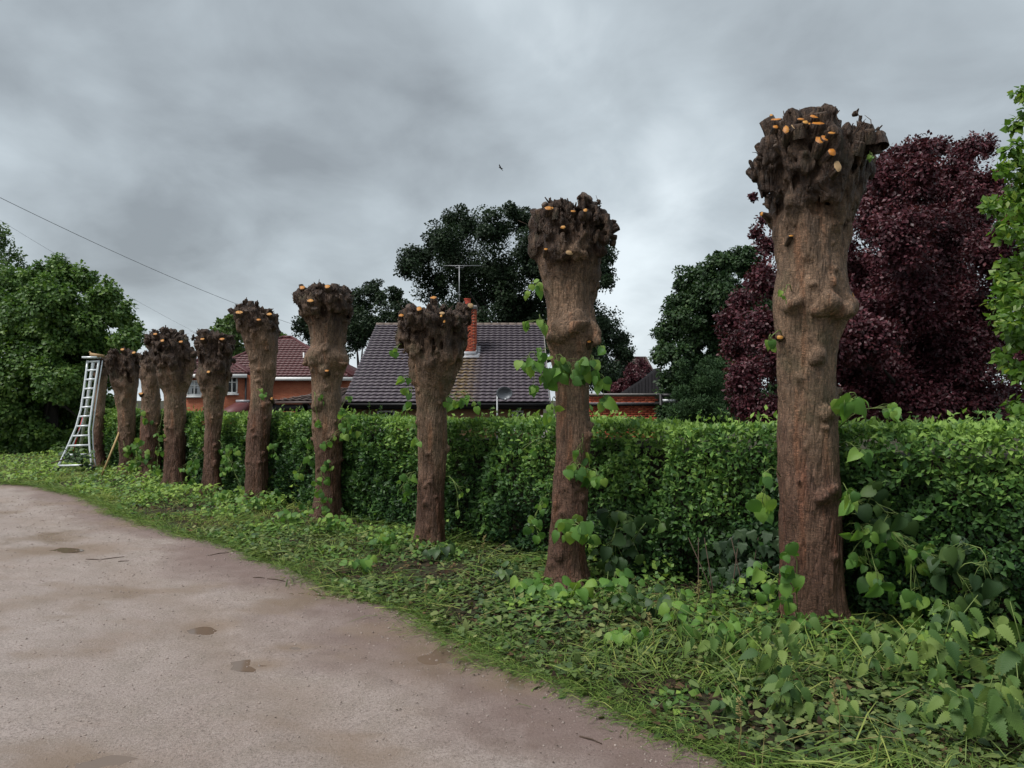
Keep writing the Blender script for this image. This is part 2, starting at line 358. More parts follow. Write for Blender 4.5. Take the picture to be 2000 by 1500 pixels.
def mat_brick(name, a, b, mortar, sc):
    """brick courses for walls too far off to pick the bricks apart"""
    t = NT(name); co = t.coord('Object', (1, 1, 1)); s3 = t.N('ShaderNodeSeparateXYZ', {0: co})
    v = t.N('ShaderNodeCombineXYZ', {0: t.math('ADD', s3.outputs[0], s3.outputs[1]), 1: s3.outputs[2], 2: 0.0}).outputs[0]
    br = t.N('ShaderNodeTexBrick', {'Vector': v, 'Color1': a, 'Color2': b, 'Mortar': mortar, 'Scale': sc, 'Mortar Size': 0.008, 'Mortar Smooth': 0.3, 'Brick Width': 0.225, 'Row Height': 0.075, 'Bias': 0.0})
    n = t.noise(co, 2.5, 4); c = t.mix(t.math('MULTIPLY', n, 0.5), br.outputs['Color'], t.mix(1.0, br.outputs['Color'], (0.6, 0.55, 0.55), 'MULTIPLY'))
    return t.out(t.pbr(c, 0.85, t.bump(br.outputs['Fac'], -0.4, 0.01), 0.2))
M['brick_house'] = mat_brick('orange_red_brickwork', (0.52, 0.160, 0.078), (0.42, 0.112, 0.058), (0.40, 0.24, 0.16), 1.0)
M['brick_tan'] = mat_brick('tan_brickwork', (0.40, 0.235, 0.115), (0.33, 0.18, 0.09), (0.30, 0.24, 0.17), 1.0)
def mat_single_brick(name, a, b, dark):
    t = NT(name); r = t.N('ShaderNodeObjectInfo').outputs['Random']; co = t.coord('Object'); n = t.noise(co, 30, 4, 0.7)
    c = t.ramp(r, [(0.0, dark), (0.22, a), (1.0, b)])
    c = t.mix(t.ramp(n, [(0.4, 0.45), (0.65, 0.0)]), c, t.mix(1.0, c, (0.55, 0.5, 0.5), 'MULTIPLY'))
    return t.out(t.pbr(c, 0.85, t.bump(n, 0.5, 0.006), 0.2))
M['brick'] = mat_single_brick('red_brick', (0.42, 0.092, 0.050), (0.52, 0.150, 0.080), (0.25, 0.052, 0.038))
M['mortar'] = plain('lime_mortar', (0.40, 0.31, 0.25), 0.9, 0, 0.2, 30, 0.2)
def mat_tile(name, a, b, moss=None):
    t = NT(name); r = t.N('ShaderNodeObjectInfo').outputs['Random']; co = t.coord('Object'); n = t.noise(co, 9, 5, 0.6)
    c = t.mix(t.math('MULTIPLY', t.math('ADD', n, r), 0.5), a, b)
    if moss:
        g = t.N('ShaderNodeNewGeometry').outputs['Position']
        px, pz = moss
        s3 = t.N('ShaderNodeSeparateXYZ', {0: g})
        k = t.math('SUBTRACT', 1.0, t.math('MULTIPLY', t.math('ABSOLUTE', t.math('SUBTRACT', s3.outputs[0], px)), 1.15), True)
        below = t.math('LESS_THAN', s3.outputs[2], pz)
        wn_ = t.ramp(t.noise(g, 5.0, 4, 0.65), [(0.38, 0.0), (0.58, 1.0)])
        c = t.mix(t.math('MULTIPLY', t.math('MULTIPLY', k, below), wn_), c, (0.165, 0.105, 0.030))
        lich = t.ramp(t.noise(g, 13.0, 4, 0.6), [(0.62, 0.0), (0.72, 0.35)])
        c = t.mix(lich, c, (0.19, 0.16, 0.12))
    return t.out(t.pbr(c, t.ramp(n, [(0.3, 0.42), (0.7, 0.62)]), t.bump(n, 0.25, 0.01), 0.4))
M['tile'] = mat_tile('purple_grey_roof_tile', (0.058, 0.047, 0.060), (0.102, 0.080, 0.095), (-2.25, 3.9))
M['tile_red'] = mat_tile('dark_red_roof_tile', (0.075, 0.022, 0.024), (0.120, 0.036, 0.036))
M['tile_brown'] = mat_tile('brown_roof_tile', (0.070, 0.050, 0.045), (0.12, 0.082, 0.070))
M['ridge'] = plain('ridge_tile', (0.15, 0.115, 0.095), 0.8, 0, 0.35, 12, 0.3)
M['white'] = plain('white_paint', (0.74, 0.75, 0.74), 0.45, 0, 0.08, 8)
M['black'] = plain('black_paint_and_shade', (0.014, 0.013, 0.014), 0.5, 0, 0.3, 8)
M['darkwood'] = plain('black_stained_board_and_shade', (0.009, 0.008, 0.010), 0.95, 0, 0.4, 9, 0.4)
M['glass'] = plain('window_glass', (0.03, 0.035, 0.04), 0.06, 0, 0.3, 2)
M['curtain'] = plain('net_curtain', (0.50, 0.52, 0.54), 0.8, 0, 0.15, 10)
M['lead'] = plain('lead_flashing', (0.36, 0.36, 0.38), 0.5, 0.2, 0.25, 8)
M['pot'] = plain('red_clay', (0.48, 0.075, 0.045), 0.75, 0, 0.2, 12)
M['concrete'] = plain('grey_concrete', (0.28, 0.26, 0.25), 0.85, 0, 0.25, 8, 0.3)
M['dish'] = plain('grey_dish_paint', (0.115, 0.125, 0.14), 0.45, 0.2, 0.12, 4)
M['alu'] = plain('white_aluminium', (0.74, 0.78, 0.80), 0.38, 0.25, 0.10, 10)
M['metal'] = plain('dull_metal', (0.30, 0.31, 0.32), 0.45, 0.6, 0.2, 12)
M['red'] = plain('red_paint', (0.55, 0.02, 0.03), 0.45, 0, 0.1, 10)
M['pole'] = plain('pale_wooden_pole', (0.42, 0.29, 0.13), 0.65, 0, 0.25, 14, 0.2)
M['cable'] = plain('black_cable', (0.02, 0.02, 0.022), 0.6)
M['bird'] = plain('bird_feather', (0.05, 0.045, 0.045), 0.7)
M['stone'] = plain('gravel_stone', (0.30, 0.245, 0.215), 0.75, 0, 0.55, 14, 0.2)
# ---------------------------------------------------------------- ground plan
EDGE_PX = [(1470, 1520), (1400, 1490), (1330, 1460), (1250, 1430), (1180, 1385), (1100, 1340), (960, 1290), (880, 1250), (800, 1200), (700, 1170), (620, 1140), (530, 1100), (430, 1065), (330, 1035), (250, 1012), (180, 975), (80, 950), (0, 945)]
_e = [G(*p) for p in EDGE_PX]
EY = np.array([-3.0, 0.0, 1.5] + [p.y for p in _e] + [15.3, 17.0, 19.0, 24.0])
EX = np.array([4.6, 3.2, 2.25] + [p.x for p in _e] + [-12.5, -17.0, -27.0, -60.0])
o_ = np.argsort(EY); EY, EX = EY[o_], EX[o_]
def edge_x(y): return np.interp(y, EY, EX) + 0.05 * vnoise(np.asarray(y) * 2.3, 0, 0, 5) + 0.03 * vnoise(np.asarray(y) * 7.1, 0, 0, 6)
LT = Vector((-0.7039, 0.7103, 0)); LN = Vector((0.7103, 0.7039, 0)); L0 = Vector((2.12, 5.21, 0))     # the row of trees
def along(x, y): return (x - L0.x) * LT.x + (y - L0.y) * LT.y
def across(x, y): return (x - L0.x) * LN.x + (y - L0.y) * LN.y
def ground_z(x, y):
    x = np.asarray(x, float); y = np.asarray(y, float)
    d = x - edge_x(y)
    z = -0.07 + 0.075 * np.clip((d + 0.10) / 0.22, 0, 1)
    z = z + np.where(d > 0.1, 0.012 * np.clip((d - 0.1) / 1.5, 0, 1) + 0.018 * fbm(x * 2.2, y * 2.2, 0, 3, 2), 0)
    s = across(x, y)
    z = z - 1.1 * np.clip((s - 1.6) / 5.0, 0, 1)
    return z
def grid_mesh(name, xs, ys, zf, mat, extra=None):
    X, Y = np.meshgrid(xs, ys); Z = zf(X, Y)
    ny, nx = X.shape; i = np.arange(ny * nx).reshape(ny, nx)
    q = np.stack([i[:-1, :-1], i[:-1, 1:], i[1:, 1:], i[1:, :-1]], -1).reshape(-1, 4)
    return np_mesh(name, np.stack([X, Y, Z], -1).reshape(-1, 3), q, mat, True)
xs = np.concatenate([[-900, -300, -120, -60, -35], np.arange(-24, 10, 0.14), [12, 16, 24, 40, 80, 200, 900]])
ys = np.concatenate([[-200, -40, -10, -3], np.arange(0, 22, 0.14), [24, 27, 31, 38, 50, 80, 150, 400, 1500]])
gr = link('ground', grid_mesh('ground', xs, ys, ground_z, M['soil'])); gr['kind'] = 'structure'; gr['label'] = 'brown soil of the verge and gardens under the plants'
# puddles: (px, py, half width m, half depth m, dip m)
PUD = [(398, 1221, 0.16, 0.15, 0.030), (415, 1025, 0.42, 0.16, 0.03), (300, 1004, 0.22, 0.10, 0.022), (505, 1294, 0.13, 0.07, 0.020), (880, 1275, 0.26, 0.30, 0.030), (1010, 1325, 0.16, 0.14, 0.022), (575, 1262, 0.09, 0.05, 0.018),
       (215, 998, 0.30, 0.12, 0.025), (290, 1022, 0.42, 0.22, 0.03), (640, 1158, 0.30, 0.16, 0.022), (60, 1075, 0.35, 0.12, 0.02), (160, 1490, 0.20, 0.10, 0.02)]
PUDG = [(G(a, b), w, h, dp) for a, b, w, h, dp in PUD]
def rut_at(x, y):      # wheel ruts run parallel to the verge
    al = (edge_x(y) + 0.03 - x) * 0.72; k = 0.10 * vnoise(np.asarray(y) * 0.7, 0, 0, 38)
    return sum(np.exp(-((al - c_ - k) / w_) ** 2) for c_, w_ in ((1.15, 0.20), (2.65, 0.24), (4.2, 0.22)))
def track_z(x, y):
    z = 0.010 * fbm(x * 0.8, y * 0.8, 0, 21, 3) + 0.004 * fbm(x * 5, y * 5, 0, 22, 2)
    z = z - 0.010 * rut_at(x, y)
    for g, w, h, dp in PUDG:
        r = ((x - g.x) / w) ** 2 + ((y - g.y) / h) ** 2
        r = r * (1 + 0.7 * fbm(x * 3.0, y * 4.5, 0, 23, 3))
        z = z - 0.45 * dp * np.exp(-np.clip(r, 0, 30) * 0.8)
    return z
rows = np.concatenate([np.arange(0.2, 2, 0.12), 2.0 * np.exp(np.arange(0, 165) * 0.0130), [18, 20, 23, 27]])
cols = np.linspace(0, 1, 300)
Yt = np.repeat(rows[:, None], len(cols), 1); xe = edge_x(rows) + 0.03
xl = np.minimum(-1.0 * rows - 3.0, xe - 3)
Xt = xl[:, None] + (xe - xl)[:, None] * cols[None, :] ** 0.9
Zt = track_z(Xt, Yt)
wet = np.zeros_like(Xt)
for g, w, h, dp in PUDG:
    r = ((Xt - g.x) / (w * 1.5)) ** 2 + ((Yt - g.y) / (h * 1.5)) ** 2
    wet = np.maximum(wet, np.exp(-np.clip(r * (1 + 0.6 * fbm(Xt * 6, Yt * 6, 0, 31, 2)), 0, 30)))
pt = fbm(Xt * 1.1, Yt * 1.9, 0, 37, 4)
rut = rut_at(Xt, Yt)
wet = np.maximum(wet, 0.42 * rut * np.clip(0.55 + 0.8 * fbm(Xt * 1.5, Yt * 1.5, 0, 39, 3), 0, 1))
wet = np.clip(wet + 0.6 * np.clip((pt - 0.35) * 2.5, 0, 1), 0, 1)
dE = (xe[:, None] - Xt) * 0.72
edg = np.clip(1 - dE / (1.05 + 0.55 * fbm(Xt * 1.3, Yt * 1.3, 0, 33, 3)), 0, 1)
i = np.arange(Xt.size).reshape(Xt.shape)
q = np.stack([i[:-1, :-1], i[:-1, 1:], i[1:, 1:], i[1:, :-1]], -1).reshape(-1, 4)
tr = link('track', np_mesh('track', np.stack([Xt, Yt, Zt], -1).reshape(-1, 3), q, M['track'], True, None, {'wet': wet.ravel(), 'edge': edg.ravel()}))
tr['kind'] = 'structure'; tr['label'] = 'damp pinkish gravel track with shallow muddy puddles'
for g, w, h, dp in PUDG:       # flat water standing in each dip
    rim = float(track_z(np.array([g.x + w * 1.2, g.x - w * 1.2, g.x, g.x]), np.array([g.y, g.y, g.y + h * 1.2, g.y - h * 1.2])).min())
    bot = float(track_z(np.array([g.x]), np.array([g.y]))[0])
    lvl = bot + (rim - bot) * 0.45
    n = 20
    pts = [(g.x, g.y, lvl)] + [(g.x + 1.6 * w * math.cos(2 * math.pi * k / n), g.y + 1.6 * h * math.sin(2 * math.pi * k / n), lvl) for k in range(n)]
    pu = link('puddle', np_mesh('puddle', pts, np.array([[0, 1 + k, 1 + (k + 1) % n] for k in range(n)]), M['water']))
    pu['kind'] = 'structure'
# loose stones on the track
def ico():
    t = (1 + 5 ** 0.5) / 2
    v = np.array([(-1, t, 0), (1, t, 0), (-1, -t, 0), (1, -t, 0), (0, -1, t), (0, 1, t), (0, -1, -t), (0, 1, -t), (t, 0, -1), (t, 0, 1), (-t, 0, -1), (-t, 0, 1)], float)
    v /= np.linalg.norm(v[0])
    f = np.array([(0, 11, 5), (0, 5, 1), (0, 1, 7), (0, 7, 10), (0, 10, 11), (1, 5, 9), (5, 11, 4), (11, 10, 2), (10, 7, 6), (7, 1, 8), (3, 9, 4), (3, 4, 2), (3, 2, 6), (3, 6, 8), (3, 8, 9), (4, 9, 5), (2, 4, 11), (6, 2, 10), (8, 6, 7), (9, 8, 1)])
    return v, f
iv, if_ = ico()
N = 5200
dy = 2.6 * np.exp(RNG.random(N) * 1.55); dxx = edge_x(dy) - 0.02 - (RNG.random(N) ** 1.6) * (dy * 0.75 + edge_x(dy)).clip(1)
sz = (0.0022 + 0.0050 * RNG.random(N) ** 3) * (0.7 + 0.10 * dy)
rv = iv[None] * sz[:, None, None] * RNG.uniform(0.6, 1.3, (N, 1, 3)) * RNG.uniform(0.8, 1.2, (N, 12, 1))
rv[:, :, 2] *= 0.7
pos = np.stack([dxx, dy, track_z(dxx, dy) + sz * 0.25], -1)
vs = (rv + pos[:, None]).reshape(-1, 3)
fs = (if_[None] + (np.arange(N) * 12)[:, None, None]).reshape(-1, 3)
st = link('gravel', np_mesh('gravel', vs, fs, M['stone'])); tag(st, 'small loose stones scattered over the damp track', 'gravel', None, 'stuff')
# ---------------------------------------------------------------- leaf shapes (along +Y, unit length, face up +Z)
def T_oval(w=0.26, fold=0.06, droop=0.10):
    v = [(0, 0, 0), (-w, 0.45, fold), (w, 0.45, fold), (0, 1, -droop), (0, 0.5, 0)]
    return np.array(v, float), np.array([(0, 2, 4), (0, 4, 1), (4, 2, 3), (1, 4, 3)])
def T_quad(w=0.30, fold=0.07):
    v = [(0, 0, 0), (w, 0.5, fold), (0, 1, -0.05), (-w, 0.5, fold)]
    return np.array(v, float), np.array([(0, 1, 2), (0, 2, 3)])
def outline_leaf(half, droop=0.18, fold=0.10, curl=0.0):
    """half: (x, y) points of the right edge from stalk to tip; a midrib, a mid row and two edges"""
    n = len(half); v = []; f = []
    for k, (x, y) in enumerate(half):
        z = -droop * max(0, y) ** 2
        v += [(0, y if k not in (0,) else 0, z), (x * 0.55, y, z + fold * x * 0.55 + 0.015 * (k % 2)), (x, y, z + fold * x - curl * x * x), (-x * 0.55, y, z + fold * x * 0.55 + 0.015 * (k % 2)), (-x, y, z + fold * x - curl * x * x)]
    for k in range(n - 1):
        a, b = k * 5, (k + 1) * 5
        f += [(a, a + 1, b + 1, b), (a + 1, a + 2, b + 2, b + 1), (a, b, b + 3, a + 3), (a + 3, b + 3, b + 4, a + 4)]
    return np.array(v, float), np.array(f)
def T_lime(seed=0):
    rr = random.Random(seed)
    half = [(0.10, -0.10), (0.34, -0.07), (0.46, 0.08), (0.50, 0.26), (0.47, 0.44), (0.40, 0.60), (0.29, 0.74), (0.17, 0.86), (0.06, 0.95), (0.0, 1.06)]
    h2_ = []
    for (xa, ya), (xb, yb) in zip(half[:-1], half[1:]): h2_ += [(xa, ya), ((xa + xb) / 2 * 0.955, (ya + yb) / 2 + 0.012)]
    half = [(x * rr.uniform(0.96, 1.05), y) for x, y in h2_ + [half[-1]]]
    return outline_leaf(half, rr.uniform(0.15, 0.65), rr.uniform(0.0, 0.40), rr.uniform(-0.2, 0.7))
def T_nettle(seed=0):
    rr = random.Random(seed); half = [(0.02, 0)]
    prof = [(0.20, 0.05), (0.29, 0.16), (0.30, 0.28), (0.28, 0.40), (0.25, 0.52), (0.20, 0.64), (0.15, 0.75), (0.10, 0.85), (0.05, 0.93)]
    for x, y in prof: half += [(x * 0.80, y), (x * 1.10, y + 0.045)]
    half += [(0, 1.06)]
    return outline_leaf(half, rr.uniform(0.2, 0.55), rr.uniform(0.0, 0.3), rr.uniform(0, 0.5))
def T_ivy(seed=0):
    half = [(0.08, -0.05), (0.30, -0.08), (0.50, 0.12), (0.34, 0.25), (0.44, 0.48), (0.24, 0.52), (0.12, 0.80), (0.0, 1.0)]
    return outline_leaf(half, 0.15, 0.08)
def T_blade(bend=0.25):
    v = [(-0.012, 0, 0), (0.012, 0, 0), (0.011, 0.5, 0.02), (-0.011, 0.5, 0.02), (0, 1, -bend)]
    return np.array(v, float), np.array([(0, 1, 2), (0, 2, 3), (3, 2, 4)])
def nrm(a): return a / np.maximum(np.linalg.norm(a, axis=-1, keepdims=True), 1e-9)
def frames(ydir, normal):
    y = nrm(ydir); z = nrm(normal - y * np.sum(normal * y, -1, keepdims=True)); x = np.cross(y, z); return x, y, z
def scatter_mesh(name, tmpl, pos, ydir, normal, size, tone, mat):
    v, f = tmpl; x, y, z = frames(ydir, normal); size = np.asarray(size)[:, None, None]
    V = pos[:, None] + size * (v[None, :, 0:1] * x[:, None] + v[None, :, 1:2] * y[:, None] + v[None, :, 2:3] * z[:, None])
    n, k = len(pos), len(v)
    Fs = (f[None] + (np.arange(n) * k)[:, None, None]).reshape(-1, f.shape[1])
    return np_mesh(name, V.reshape(-1, 3), Fs, mat, False, np.repeat(tone, k))
def rand_dirs(n): return nrm(RNG.normal(size=(n, 3)))
TMESH = {}
def tmesh(key, tm, mat):
    if key not in TMESH: TMESH[key] = np_mesh(key[0], tm[0], tm[1], mat, True)
    return TMESH[key]
def leaf_obj(kind, mat, pos, ydir, normal, size, parent, name='leaf', base=None):
    var = random.randrange(7)
    tm = {'lime': T_lime, 'nettle': T_nettle, 'ivy': T_ivy}.get(kind)
    t = tm(var) if tm else T_oval()
    if not tm: var = 0
    me = tmesh((kind + '_leaf', mat.name, var), t, mat)
    o = bpy.data.objects.new(name, me); COL.objects.link(o); o.parent = parent
    x, y, z = frames(np.array([ydir], float), np.array([normal], float))
    m = Matrix((x[0], y[0], z[0])).transposed().to_4x4()
    o.matrix_local = Matrix.Translation(Vector(pos) - (base if base is not None else origin(parent))) @ m @ Matrix.Scale(size, 4)
    return o
# ---------------------------------------------------------------- surface of a smooth union of shapes (surface nets)
CORN = np.array([(0, 0, 0), (1, 0, 0), (0, 1, 0), (1, 1, 0), (0, 0, 1), (1, 0, 1), (0, 1, 1), (1, 1, 1)])
EDG = [(0, 1), (2, 3), (4, 5), (6, 7), (0, 2), (1, 3), (4, 6), (5, 7), (0, 4), (1, 5), (2, 6), (3, 7)]
def surface_nets(f, org, h):
    s = f < 0; nx, ny, nz = f.shape
    cnt = np.zeros((nx - 1, ny - 1, nz - 1), np.int8)
    for a, b, c in CORN: cnt += s[a:nx - 1 + a, b:ny - 1 + b, c:nz - 1 + c]
    I, J, K = np.nonzero((cnt > 0) & (cnt < 8)); n = len(I)
    idx = np.full(cnt.shape, -1, np.int32); idx[I, J, K] = np.arange(n)
    fv = np.stack([f[I + a, J + b, K + c] for a, b, c in CORN], 1); sv = fv < 0
    acc = np.zeros((n, 3)); num = np.zeros(n)
    for a, b in EDG:
        m = sv[:, a] != sv[:, b]
        t = np.where(m, fv[:, a] / np.where(m, fv[:, a] - fv[:, b], 1), 0)
        acc += m[:, None] * (CORN[a][None] + t[:, None] * (CORN[b] - CORN[a])[None]); num += m
    V = (np.stack([I, J, K], 1) + acc / num[:, None]) * h + org
    Q = []
    for ax in range(3):
        a, b = (ax + 1) % 3, (ax + 2) % 3
        sl0 = [slice(None)] * 3; sl1 = [slice(None)] * 3; sl0[ax] = slice(0, -1); sl1[ax] = slice(1, None)
        d = s[tuple(sl0)] != s[tuple(sl1)]
        E = np.stack(np.nonzero(d), 1); ins = s[tuple(sl0)][tuple(E.T)]
        ok = (E[:, a] > 0) & (E[:, b] > 0) & (E[:, a] < f.shape[a] - 1) & (E[:, b] < f.shape[b] - 1)
        E, ins = E[ok], ins[ok]
        def at(da, db):
            e = E.copy(); e[:, a] += da; e[:, b] += db; return idx[tuple(e.T)]
        q = np.stack([at(-1, -1), at(0, -1), at(0, 0), at(-1, 0)], 1)
        q[~ins] = q[~ins][:, ::-1]; Q.append(q)
    Q = np.concatenate(Q); Q = Q[(Q >= 0).all(1)]
    return V, Q
def smin(a, b, k):
    h = np.clip(0.5 + 0.5 * (b - a) / k, 0, 1); return b + (a - b) * h - k * h * (1 - h)
def smax(a, b, k): return -smin(-a, -b, k)
class Wood:
    def __init__(s, lo, hi, h):
        s.lo = np.array(lo, float); s.h = h; n = np.ceil((np.array(hi) - s.lo) / h).astype(int) + 1
        s.ax = [s.lo[i] + np.arange(n[i]) * h for i in range(3)]; s.f = np.full(n, 9.0, np.float32)
    def block(s, lo, hi):
        sl = []
        for i in range(3):
            a = int(np.clip((lo[i] - s.lo[i]) / s.h, 0, len(s.ax[i]) - 1)); b = int(np.clip((hi[i] - s.lo[i]) / s.h + 2, 1, len(s.ax[i])))
            sl.append(slice(a, max(b, a + 1)))
        return tuple(sl), np.meshgrid(*[s.ax[i][sl[i]] for i in range(3)], indexing='ij', sparse=True)
    def capsule(s, a, b, ra, rb, k=0.03, cut=False):
        a, b = np.array(a, float), np.array(b, float); m = max(ra, rb) + k + 0.03
        sl, (X, Y, Z) = s.block(np.minimum(a, b) - m, np.maximum(a, b) + m)
        d = b - a; L = max(float(d @ d), 1e-9)
        t = np.clip(((X - a[0]) * d[0] + (Y - a[1]) * d[1] + (Z - a[2]) * d[2]) / L, 0, 1)
        g = np.sqrt((X - a[0] - t * d[0]) ** 2 + (Y - a[1] - t * d[1]) ** 2 + (Z - a[2] - t * d[2]) ** 2) - (ra + (rb - ra) * t)
        s.f[sl] = smax(s.f[sl], -g, k) if cut else smin(s.f[sl], g, k)
# ---------------------------------------------------------------- pollarded trees
HEADINFO = []
def pollard(k, d, rows, top, zh_px, label, h=0.012, nk=46, burls=(), holes=(), flute=0.10, seed=1, cuts=(), nold=22, shrink=0.15, ncut=0):
    """rows: (py, left px, right px) of the trunk and head outline; top: (px, py) of the cut crown's ragged top"""
    rng = np.random.default_rng(seed)
    rows = sorted(rows, key=lambda r: -r[0])
    bpx = (rows[0][1] + rows[0][2]) / 2
    base = G(bpx, rows[0][0]); base = Vector((P(bpx, rows[0][0], d).x, d, 0.0))
    root = empty('pollarded_tree', base, label, 'tree', 'pollarded lime trees in a row along the hedge')
    z, cx, r = [], [], []
    for py, l, rr in rows:
        a, b = P(l, py, d), P(rr, py, d)
        z.append(a.z); cx.append((a.x + b.x) / 2 - base.x); r.append((b.x - a.x) / 2)
    if z[0] > 0.0: z.insert(0, -0.02); cx.insert(0, cx[0]); r.insert(0, r[0] * 1.10)
    z.insert(0, -0.30); cx.insert(0, cx[0]); r.insert(0, r[0] * 1.12)
    z, cx, r = map(np.array, (z, cx, r))
    tp = [P(a, b, d) for a, b in top]; tx = np.array([p.x - base.x for p in tp]); tz = np.array([p.z for p in tp]) - 0.035
    zh = P(bpx, zh_px, d).z; zt = float(tz.max())
    rmax = float((np.abs(cx) + r).max())
    w = Wood((-rmax - 0.14, -r.max() - 0.16, -0.30), (rmax + 0.14, r.max() + 0.16, zt + 0.18), h)
    Zax = w.ax[2]
    wob = 0.03 * vnoise(Zax * 1.1, 0, 0, seed + 3)
    ci = np.interp(Zax, z, cx); ri = np.interp(Zax, z, r)
    ker = np.ones(max(3, int(0.05 / h))) ; ker /= ker.sum()
    pad = len(ker) // 2
    ci = np.convolve(np.pad(ci, pad, 'edge'), ker, 'same')[pad:-pad]; ri = np.convolve(np.pad(ri, pad, 'edge'), ker, 'same')[pad:-pad]
    ri0 = ri.copy()
    ri = ri * (1 - shrink * np.clip((Zax - (zh - 0.10)) / 0.35, 0, 1))
    X, Y, Z = np.meshgrid(*w.ax, indexing='ij', sparse=True)
    dx = X - ci[None, None, :]; dyy = Y - wob[None, None, :]
    rho = np.sqrt(dx * dx + dyy * dyy); th = np.arctan2(dyy, dx)
    hd = np.clip((Z - (zh - 0.35)) / 0.5, 0, 1)
    lob = flute * (0.35 + 1.0 * hd) * (vnoise(np.cos(th) * 1.7 + 5, np.sin(th) * 1.7, Z * 0.9, seed) + 0.55 * vnoise(np.cos(th) * 3.6, np.sin(th) * 3.6 + 3, Z * 1.3, seed + 1))
    flare = 0.17 * np.exp(-np.clip(Z + 0.02, 0, 9) / 0.13) * (1 + 0.8 * vnoise(np.cos(th) * 2.2, np.sin(th) * 2.2, 0.0, seed + 2))
    f = rho - ri[None, None, :] * (0.93 + lob) - flare * 0.5
    topz = np.interp(w.ax[0], tx, tz)[:, None, None] - 0.07 + 0.05 * vnoise(X * 14, Y * 14, 0.0, seed + 7) - 0.5 * np.clip(np.abs(Y) - r.max() * 0.55, 0, 1)
    w.f = smax(f, Z - topz, 0.03).astype(np.float32)
    ax_at = lambda q: np.array([np.interp(q, Zax, ci), np.interp(q, Zax, wob)])
    r_at = lambda q: float(np.interp(q, Zax, ri))
    # thick callused limbs that carry the head, then a crust of knuckles
    for j in range(int(nk * 0.35)):
        a = rng.uniform(0, 2 * math.pi); z0 = zh + rng.uniform(-0.25, 0.05); z1 = zt - rng.uniform(0.05, 0.3)
        if z1 < z0 + 0.1: continue
        r0, r1 = r_at(z0) * 0.78, r_at(z1) * rng.uniform(0.78, 1.0)
        p0 = np.array([*(ax_at(z0) + r0 * np.array([math.cos(a), math.sin(a)])), z0]); a += rng.uniform(-0.25, 0.25)
        z1 = min(z1, float(np.interp(p0[0], tx, tz)) - 0.03)
        p1 = np.array([*(ax_at(z1) + r1 * np.array([math.cos(a), math.sin(a)])), z1])
        w.capsule(p0, p1, 0.05 * rmax / 0.4, 0.065 * rmax / 0.4, 0.035)
    sc = rmax / 0.42
    for j in range(nk * 3):
        a = rng.uniform(0, 2 * math.pi); zz_ = zh + (zt - zh) * rng.random() ** 0.75
        c = ax_at(zz_); rr = r_at(zz_) * rng.uniform(0.84, 1.02)
        p = np.array([c[0] + rr * math.cos(a), c[1] + rr * math.sin(a), min(zz_, float(np.interp(c[0] + rr * math.cos(a), tx, tz)) - 0.03)])
        dr = nrm(np.array([math.cos(a) * 0.7, math.sin(a) * 0.7, rng.uniform(-0.2, 1.1)]) + rng.normal(0, 0.25, 3))
        L = rng.uniform(0.02, 0.085) * sc; ra = rng.uniform(0.016, 0.045) * sc
        w.capsule(p, p + dr * L, ra, ra * rng.uniform(0.55, 0.95), 0.014)
    for j in range(int(nk * 1.5)):     # the cut crown's ragged top
        px_ = rng.uniform(tx.min(), tx.max()); tzz = float(np.interp(px_, tx, tz)); py_ = rng.uniform(-1, 1) * r.max() * 0.8
        dr = nrm(np.array([rng.normal(0, 0.35), rng.normal(0, 0.35), 1.0])); ra = rng.uniform(0.009, 0.024) * sc
        p = np.array([px_, py_, tzz - 0.13 - 0.25 * max(0, abs(py_) - r.max() * 0.4)])
        w.capsule(p, p + dr * rng.uniform(0.06, 0.14), ra * 1.2, ra, 0.012)
    for j in range(int(nk * 2.0)):  # dark clefts between the knuckles
        a = rng.uniform(0, 2 * math.pi); zz_ = zh + (zt - zh) * rng.uniform(-0.05, 0.98); c = ax_at(zz_); rr = r_at(zz_) * rng.uniform(0.94, 1.05)
        p = np.array([c[0] + rr * math.cos(a), c[1] + rr * math.sin(a), zz_]); e2 = p + np.array([rng.normal(0, 0.025), rng.normal(0, 0.025), rng.uniform(0.05, 0.22)])
        ra = rng.uniform(0.012, 0.032) * sc; w.capsule(p, e2, ra, ra * 0.6, 0.012, True)
    for j in range(16):     # old branch scars down the trunk
        a = rng.uniform(math.pi, 2 * math.pi); zz_ = rng.uniform(0.25, zh); c = ax_at(zz_); rr = r_at(zz_) * 0.97
        p = np.array([c[0] + rr * math.cos(a), c[1] + rr * math.sin(a), zz_]); ra = rng.uniform(0.012, 0.035)
        w.capsule(p, p + np.array([math.cos(a), math.sin(a), 0.5]) * 0.012, ra, ra * 0.6, 0.03)
        if ra > 0.022: w.capsule(p + np.array([math.cos(a), math.sin(a), 0.3]) * ra, p + np.array([math.cos(a), math.sin(a), 0.3]) * ra * 2, ra * 0.3, ra * 0.3, 0.01, True)
    def front(px, py, off=0.0):       # a point on the front of the wood's own envelope
        g = P(px, py, d); zc = g.z; c = ax_at(zc); rr = r_at(zc); xx = np.clip(g.x - base.x, c[0] - rr * 0.97, c[0] + rr * 0.97)
        return np.array([xx, c[1] - math.sqrt(max(rr * rr - (xx - c[0]) ** 2, 0.0)) + off, zc])
    for bx, by, br in burls:
        p = front(bx, by, 0.0); rw = br * d / F
        p[1] += rw * 0.40; p[0] *= 0.93
        for q in range(5):
            w.capsule(p + rng.normal(0, rw * 0.40, 3), p + rng.normal(0, rw * 0.40, 3), rw * rng.uniform(0.35, 0.65), rw * 0.42, 0.05)
